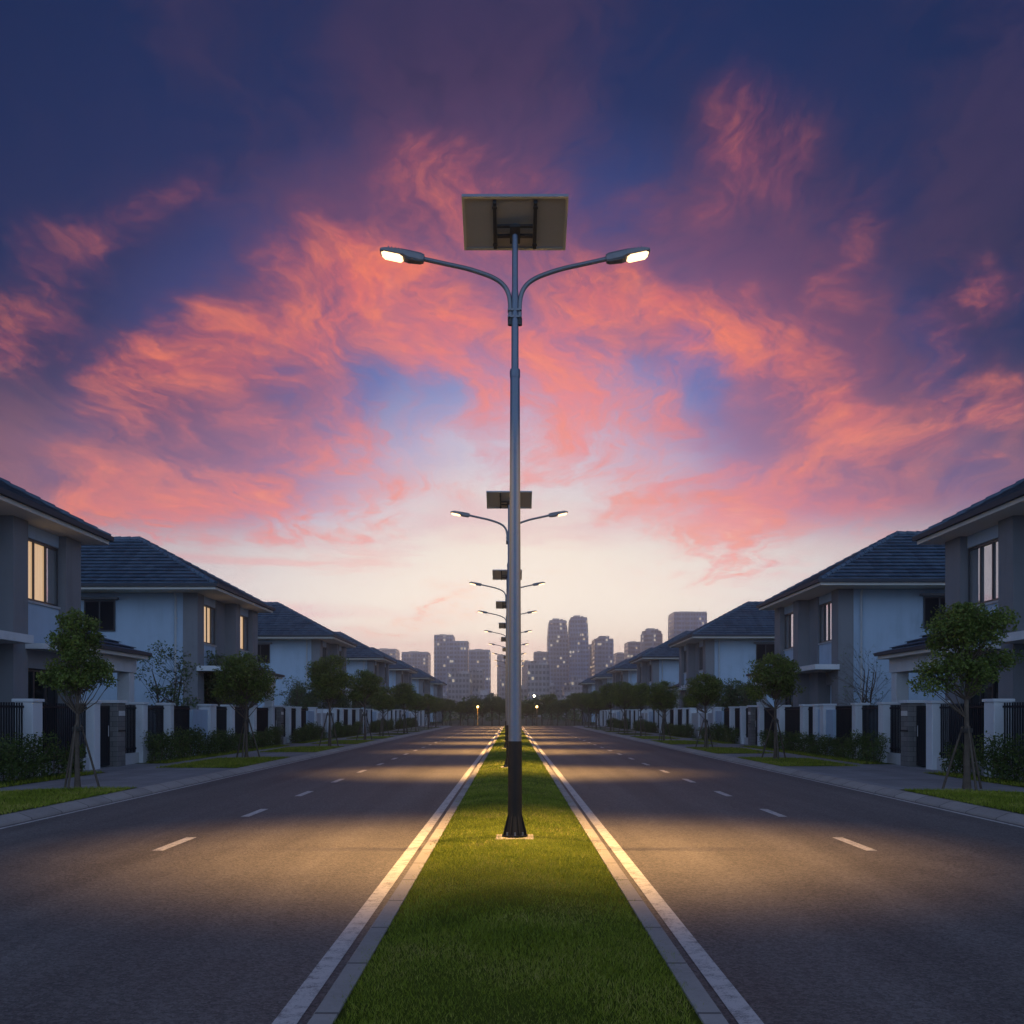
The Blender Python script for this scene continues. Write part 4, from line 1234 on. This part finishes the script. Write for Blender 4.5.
# ------------------------------------------------------------------ street lamps
LAMP_W = 4300
def make_lamp(label):
    R = thing('street_lamp', label, 'street lamp', group='solar street lamps along the median')
    mb = MB(); mb.bbox(-.225, .225, -.225, .225, -0.03, 0.055, 0.012); mb.build('pad', M['pad'], R)
    po = MB()
    zs = [0.06, 1.16, 2.5, 4.0, 5.55, 6.42]
    rs = [.080, .0775, .071, .064, .057, .0535]
    n = 28
    po.tube([(0, 0, 1.165), (0, 0, 2.5), (0, 0, 4.0), (0, 0, 5.2), (0, 0, 5.5)], [.0775, .070, .0625, .057, .0555], n)
    po.tube([(0, 0, 5.44), (0, 0, 5.46), (0, 0, 5.52), (0, 0, 5.54)], [.058, .061, .061, .058], n)
    po.tube([(0, 0, 5.5), (0, 0, 6.42), (0, 0, 6.45)], [.043, .041, .041], n)
    po.tube([(0, 0, 6.44), (0, 0, 7.24)], [.036, .034], n)
    pole = po.build('pole', M['steel'], R, recalc=False)
    sl = MB()
    sl.tube([(0, 0, .075), (0, 0, .10), (0, 0, 1.16), (0, 0, 1.175)], [.083, .083, .080, .0785], n)
    sl.tube([(0, 0, .056), (0, 0, .078)], .150, n)
    sl.tube([(0, 0, .078), (0, 0, .20), (0, 0, .31)], [.125, .098, .081], n, cap=False)
    for k in range(8):
        a = k * math.pi / 4 + .39
        c_, s_ = math.cos(a), math.sin(a)
        def fn(p, t, c_=c_, s_=s_):
            return (c_ * p[0] - s_ * t, s_ * p[0] + c_ * t, p[1])
        sl.extrude([(.07, .078), (.145, .078), (.145, .105), (.082, .33), (.07, .33)], fn, -.005, .005)
    sl.build('base_sleeve', M['black'], R)
    bo = MB()
    for k in range(8):
        a = k * math.pi / 4
        bo.tube([(math.cos(a) * .126, math.sin(a) * .126, .07), (math.cos(a) * .126, math.sin(a) * .126, .115)], .012, 6)
    bo.build('anchor_bolt', M['steel'], R)
    for s in (-1, 1):
        ar = MB()
        px = [(-4.6, 318), (-4.6, 305), (-5.5, 294), (-8.5, 285.5), (-14, 279), (-22, 274), (-32, 270), (-48, 265), (-66, 261), (-94, 254.8)]
        path = [(-s * x / 84.75, 0, 1.57 - .13 + (713 - y) / 84.75) for x, y in px]
        # smooth the polyline
        sm = []
        for i in range(len(path) - 1):
            for t in (0, .33, .66):
                p0 = Vector(path[max(i - 1, 0)]); p1 = Vector(path[i]); p2 = Vector(path[i + 1]); p3 = Vector(path[min(i + 2, len(path) - 1)])
                sm.append(0.5 * ((2 * p1) + (p2 - p0) * t + (2 * p0 - 5 * p1 + 4 * p2 - p3) * t * t + (3 * p1 - p0 - 3 * p2 + p3) * t ** 3))
        sm.append(Vector(path[-1]))
        ar.tube(sm, .027, 14)
        arm = ar.build('arm', M['arm'], R, recalc=False)
        for zz in (6.14, 6.22):
            cl = MB(); x0 = s * .046
            cl.box(x0 - .04, x0 + .034, -.045, .045, zz, zz + .022)
            cl.tube([(x0 + s * .02, -.055, zz + .011), (x0 + s * .02, .055, zz + .011)], .008, 6)
            cl.build('clamp', M['arm'], arm)
        ec = MB(); ec.tube([(s * .054, 0, 6.06), (s * .054, 0, 6.14)], .031, 12); ec.build('end_cap', M['bracket'], arm)
        # head: in its own frame, x outward, tilted up
        tilt = math.radians(10)
        base = Vector(path[-1])
        def hp(x, y, z):
            return (base.x + s * (x * math.cos(tilt) - z * math.sin(tilt)), y, base.z + x * math.sin(tilt) + z * math.cos(tilt))
        hd = MB()
        secs = [(-.04, .042, -.042, .042), (0.0, .055, -.055, .052), (.14, .078, -.058, .052), (.20, .100, -.040, .046), (.42, .100, -.032, .030), (.465, .085, -.028, .016), (.475, .072, -.022, .006)]
        rows = []
        for (x, hw_, zl, zh) in secs:
            c = .35
            rows.append([hp(x, -hw_, zl * .6), hp(x, -hw_ * .8, zl), hp(x, hw_ * .8, zl), hp(x, hw_, zl * .6), hp(x, hw_, zh * .5), hp(x, hw_ * .7, zh), hp(x, -hw_ * .7, zh), hp(x, -hw_, zh * .5)])
        vs = [p for r_ in rows for p in r_]
        fs = [(i * 8 + k, i * 8 + (k + 1) % 8, (i + 1) * 8 + (k + 1) % 8, (i + 1) * 8 + k) for i in range(len(rows) - 1) for k in range(8)]
        fs += [tuple(range(7, -1, -1)), tuple(range((len(rows) - 1) * 8, len(rows) * 8))]
        hd.add(vs, fs)
        for k in range(5):                                              # cooling fins
            x = .22 + k * .04
            vs = [hp(x, -.055, .03), hp(x + .012, -.055, .03), hp(x + .012, .055, .03), hp(x, .055, .03), hp(x, -.055, .056), hp(x + .012, -.055, .056), hp(x + .012, .055, .056), hp(x, .055, .056)]
            hd.add(vs, [(0, 3, 2, 1), (4, 5, 6, 7), (0, 1, 5, 4), (1, 2, 6, 5), (2, 3, 7, 6), (3, 0, 4, 7)])
        head = hd.build('lamp_head', M['housing'], R)
        ln = MB()
        lx = [(.205, .070, -.046), (.235, .090, -.060), (.42, .090, -.054), (.455, .068, -.036)]
        rows = [[hp(x, -w_, z + .025), hp(x, -w_ * .82, z), hp(x, w_ * .82, z), hp(x, w_, z + .025)] for x, w_, z in lx]
        vs = [p for r_ in rows for p in r_]
        fs = [(i * 4 + k, i * 4 + k + 1, (i + 1) * 4 + k + 1, (i + 1) * 4 + k) for i in range(3) for k in range(3)] + [(0, 1, 2, 3), (12, 13, 14, 15)]
        ln.add(vs, fs, 0, True)
        ln.build('lens', M['led'], head)
    # solar panel
    tl = math.radians(44)
    pc = Vector((0, -.02, 7.245))
    up = Vector((0, -math.sin(math.radians(66)), math.cos(math.radians(66))))      # towards the top edge, leaning to the viewer
    nr = Vector((0, math.cos(math.radians(66)), math.sin(math.radians(66))))       # face of the cells, away from the viewer
    ex = Vector((1, 0, 0))
    def pb(mb, x0, x1, v0, v1, n0, n1):
        vs = [pc + ex * a + up * b_ + nr * c_ for c_ in (n0, n1) for a, b_ in ((x0, v0), (x1, v0), (x1, v1), (x0, v1))]
        mb.add(vs, [(0, 3, 2, 1), (4, 5, 6, 7), (0, 1, 5, 4), (1, 2, 6, 5), (2, 3, 7, 6), (3, 0, 4, 7)])
    W2, Hh = .61, .37
    bk = MB(); pb(bk, -W2 + .03, W2 - .03, -Hh + .03, Hh - .03, .012, .020)
    sp = bk.build('solar_panel', M['back'], R)
    ce = MB(); pb(ce, -W2 + .03, W2 - .03, -Hh + .03, Hh - .03, .022, .028); ce.build('cells', M['cell'], sp)
    fr = MB()
    pb(fr, -W2, W2, Hh - .03, Hh, -.01, .032); pb(fr, -W2, W2, -Hh, -Hh + .03, -.01, .032)
    pb(fr, -W2, -W2 + .03, -Hh + .03, Hh - .03, -.01, .032); pb(fr, W2 - .03, W2, -Hh + .03, Hh - .03, -.01, .032)
    fr.build('frame', M['alu'], sp)
    bk = MB()
    for s in (-1, 1):
        pb(bk, s * .235 - .02, s * .235 + .02, -Hh + .05, Hh - .06, -.045, .010)
        for v_ in (-.27, .24):
            pb(bk, s * .235 - .028, s * .235 + .028, v_, v_ + .03, -.055, -.046)
    pb(bk, -.21, .21, .0, .035, -.075, -.046)
    pb(bk, -.21, .21, -.14, -.10, -.075, -.046)
    pb(bk, -.06, .06, -.18, .06, -.12, -.076)
    bk.build('bracket', M['bracket'], R)
    # the light each head throws: flat-topped LED optics, wider across the road than along it
    for s in (-1, 1):
        ld = bpy.data.lights.new('lamp_light', 'SPOT')
        ld.energy = LAMP_W
        ld.color = (1.0, 0.56, 0.19)
        ld.spot_size = math.radians(106)
        ld.spot_blend = 1.0
        ld.shadow_soft_size = 0.05
        lo = bpy.data.objects.new('lamp_light', ld)
        COL.objects.link(lo)
        lo.parent = R
        lo.location = (s * 1.48, 0, 6.74)
        lo.rotation_euler = (0, math.radians(s * 2), 0)
        lo.scale = (0.60, 0.56, 1.0)
    return R

LP = [(0.005, 11.75), (-.105, 27.0), (-.23, 41.6), (-.28, 53.2), (-.29, 65.8), (-.29, 78.0), (-.29, 90.5), (-.29, 103.0), (-.29, 114.0)]
lampR = make_lamp('tall solar street lamp nearest the viewer, standing on the grass median')
lab = ['second solar street lamp, half hidden behind the nearest pole', 'third solar street lamp along the median, its panel behind the nearest pole', 'fourth solar street lamp along the median',
       'fifth solar street lamp along the median', 'sixth solar street lamp along the median', 'seventh solar street lamp far down the median', 'eighth solar street lamp far down the median', 'last solar street lamp at the far end of the median']
for i, (x, y) in enumerate(LP):
    L = lampR if i == 0 else copy_tree(lampR)
    if i:
        L['label'] = lab[i - 1]
    L.location = (x, y, 0.095)
# post lamps at the junction
def post_lamp(label, h, mat, globe, r, energy, col):
    R = thing('post_lamp', label, 'street lamp', group='post lamps at the far junction')
    mb = MB(); mb.tube([(0, 0, 0), (0, 0, .3), (0, 0, .32), (0, 0, h)], [.10, .10, .05, .045], 10); mb.build('post', mat, R)
    mb = MB()
    mb.tube([(0, 0, h + .02 + r * (1 - math.cos(t))) for t in np.linspace(.25, 2.9, 9)], [r * math.sin(t) for t in np.linspace(.25, 2.9, 9)], 14)
    mb.build('lamp_globe', globe, R)
    mb = MB(); mb.tube([(0, 0, h + .02 + 1.95 * r), (0, 0, h + .08 + 2.05 * r)], [r * .8, .03], 12); mb.build('cap', M['bracket'], R)
    ld = bpy.data.lights.new('lamp_light', 'POINT'); ld.energy = energy; ld.color = col; ld.shadow_soft_size = r * 1.1
    lo = bpy.data.objects.new('lamp_light', ld); COL.objects.link(lo); lo.parent = R; lo.location = (0, -r * 2.4, h + r)
    return R
M['ochre'] = plain('ochre_post', (0.36, 0.22, 0.05), 0.6, bstr=0)
post_lamp('short ochre post lamp with amber globe left of the median end', 2.2, M['ochre'], M['amber'], .17, 60, (1, .55, .16)).location = (-4.35, ROAD_END + 8.0, 0)
post_lamp('short post lamp with amber globe right of the median end', 2.2, M['bracket'], M['amber'], .17, 60, (1, .55, .16)).location = (3.1, ROAD_END + 8.0, 0)
post_lamp('taller white-lit post lamp behind the right amber one', 3.7, M['bracket'], M['cool'], .17, 120, (1, .86, .62)).location = (2.95, ROAD_END + 16.0, 0)

# ------------------------------------------------------------------ skyline
K = 0.7; TY = 700.0
def tower(label, px0, px1, pytop, mat, style, dy=0.0, depth=26, steps=None, name='tower'):
    k = (TY + dy) / 1000.0
    x0, x1 = (px0 - 512) * k, (px1 - 512) * k
    h = (713 - pytop) * k + 1.6
    w = x1 - x0
    R = thing(name, label, 'tower', ((x0 + x1) / 2, TY + dy, 0), group='city towers on the skyline')
    mb = MB()
    hw = w / 2
    if style == 'taper':
        zs = [0, h * .80, h * .97, h]
        ws = [1.0, 1.0, .90, .84]
        for i in range(3):
            a, b_ = hw * ws[i], hw * ws[i + 1]
            mb.add([(-a, 0, zs[i]), (a, 0, zs[i]), (a, depth, zs[i]), (-a, depth, zs[i]), (-b_, 1, zs[i + 1]), (b_, 1, zs[i + 1]), (b_, depth - 1, zs[i + 1]), (-b_, depth - 1, zs[i + 1])],
                   [(0, 1, 5, 4), (1, 2, 6, 5), (2, 3, 7, 6), (3, 0, 4, 7), (4, 5, 6, 7)])
    elif style == 'round':
        n = 24
        for z0, z1, k0 in ((0, h * .965, 1.0), (h * .965, h, .9)):
            ring = [(math.cos(2 * math.pi * i / n) * hw * k0, depth / 2 + math.sin(2 * math.pi * i / n) * depth / 2 * k0) for i in range(n)]
            mb.add([(x, y, z0) for x, y in ring] + [(x, y, z1) for x, y in ring], [(i, (i + 1) % n, n + (i + 1) % n, n + i) for i in range(n)] + [tuple(range(n, 2 * n))])
    else:
        mb.box(-hw, hw, 0, depth, 0, h)
        for i in range(int(w / 6)):                                      # projecting fins
            xx = -hw + (i + .5) * 6
            mb.box(xx - .35, xx + .35, -.6, -.003, 0, h * .985)
    if steps:
        for (a, b_, zt) in steps:
            mb.box((a - 512) * k - (x0 + x1) / 2, (b_ - 512) * k - (x0 + x1) / 2, -1.2, depth * .8, 0, (713 - zt) * k + 1.6)
    mb.build('facade', mat, R)
    mb = MB()
    if style not in ('taper', 'round'):
        mb.box(-hw * .98, hw * .98, .3, depth - .3, h, h + 1.0)
    mb.box(-hw * .5, hw * .2, depth * .3, depth * .7, h + (1.0 if style not in ('taper', 'round') else 0), h + 1.9)
    mb.box(hw * .3, hw * .55, depth * .3, depth * .5, h + (1.0 if style not in ('taper', 'round') else 0), h + 1.5)
    mb.build('roof_plant', M['lgrey'], R)
    return R
A_, B_, C_ = M['tower_a'], M['tower_b'], M['tower_c']
tower('wide pale tower just right of the left roofs, leftmost on the skyline', 401.5, 428, 653, C_, 'flat', 60)
tower('thin low block peeping over the fourth left roof', 373, 396, 650, C_, 'flat', 90)
tower('tallest stepped tower left of the lamp pole', 434, 453, 636, A_, 'flat', 0, steps=[(452, 468, 641)])
tower('square lit tower right of the tallest left one', 469, 490, 651, C_, 'flat', -20)
tower('faint narrow tower just left of the lamp pole', 497, 507, 656, B_, 'flat', 110)
tower('low hazy tower just right of the lamp pole', 522, 533, 662, B_, 'flat', 130)
tower('narrow dark tower left of the tall twin towers', 534, 547, 653, A_, 'flat', 20)
tower('left one of the tall twin towers with rounded shoulders', 548, 568, 620, A_, 'taper', 10)
tower('right and taller one of the twin towers, lit crown', 569.5, 588.5, 617, B_, 'taper', -10)
tower('dull slab wedged right of the twin towers', 588, 597, 646, C_, 'flat', 60)
tower('broad tower with a raised core right of the twin towers', 594.5, 613.5, 640, A_, 'flat', 0, steps=[(599, 609, 636)])
tower('low block touching the right roofs, right of the raised-core tower', 616, 629, 654, C_, 'flat', 90)
tower('square grey block left of the round tower', 628, 643, 643, B_, 'flat', 40)
tower('round tower with a drum top above the right roofs', 643, 665, 630, A_, 'round', 0)
tower('big square glass tower with lit top floors, rightmost on the skyline', 674, 707, 613, B_, 'flat', -30)
random.seed(21)
bx0 = -95
for i in range(36):
    w = random.uniform(7, 14)
    h = random.uniform(8, 17) if random.random() < .75 else random.uniform(17, 24)
    yb = random.uniform(430, 560)
    x = -95 + 190 * i / 35 + random.uniform(-2, 2)
    R = thing('city_block', 'low hazy city block at the foot of the towers', 'building', (x, yb, 0), group='low city blocks below the towers')
    mb = MB(); mb.box(-w / 2, w / 2, 0, 12, 0, h)
    mb.box(-w / 2 + 1.5, -w / 2 + 4, 2, 8, h + .002, h + random.uniform(1.5, 3)); mb.build('facade', M['block'], R)
    mb = MB(); mb.box(0, w / 2 - 1, 3, 9, h + .002, h + random.uniform(1, 2.2)); mb.build('roof_plant', M['lgrey'], R)

# ------------------------------------------------------------------ haze
mb = MB(); mb.box(-700, 700, -60, 1090, -1.05, 78)
hz_o = mb.build('haze', [])
tag(hz_o, kind='stuff')
hm = bpy.data.materials.new('haze_air'); hm.use_nodes = True
g = NG(hm.node_tree)
o = g.node('ShaderNodeOutputMaterial')
pv = g.node('ShaderNodeVolumePrincipled')
pv.inputs['Color'].default_value = (0.80, 0.91, 1.0, 1)
pv.inputs['Density'].default_value = 0.0009
pv.inputs['Anisotropy'].default_value = 0.80
g.put(o.inputs['Volume'], pv.outputs[0])
hz_o.data.materials.append(hm)
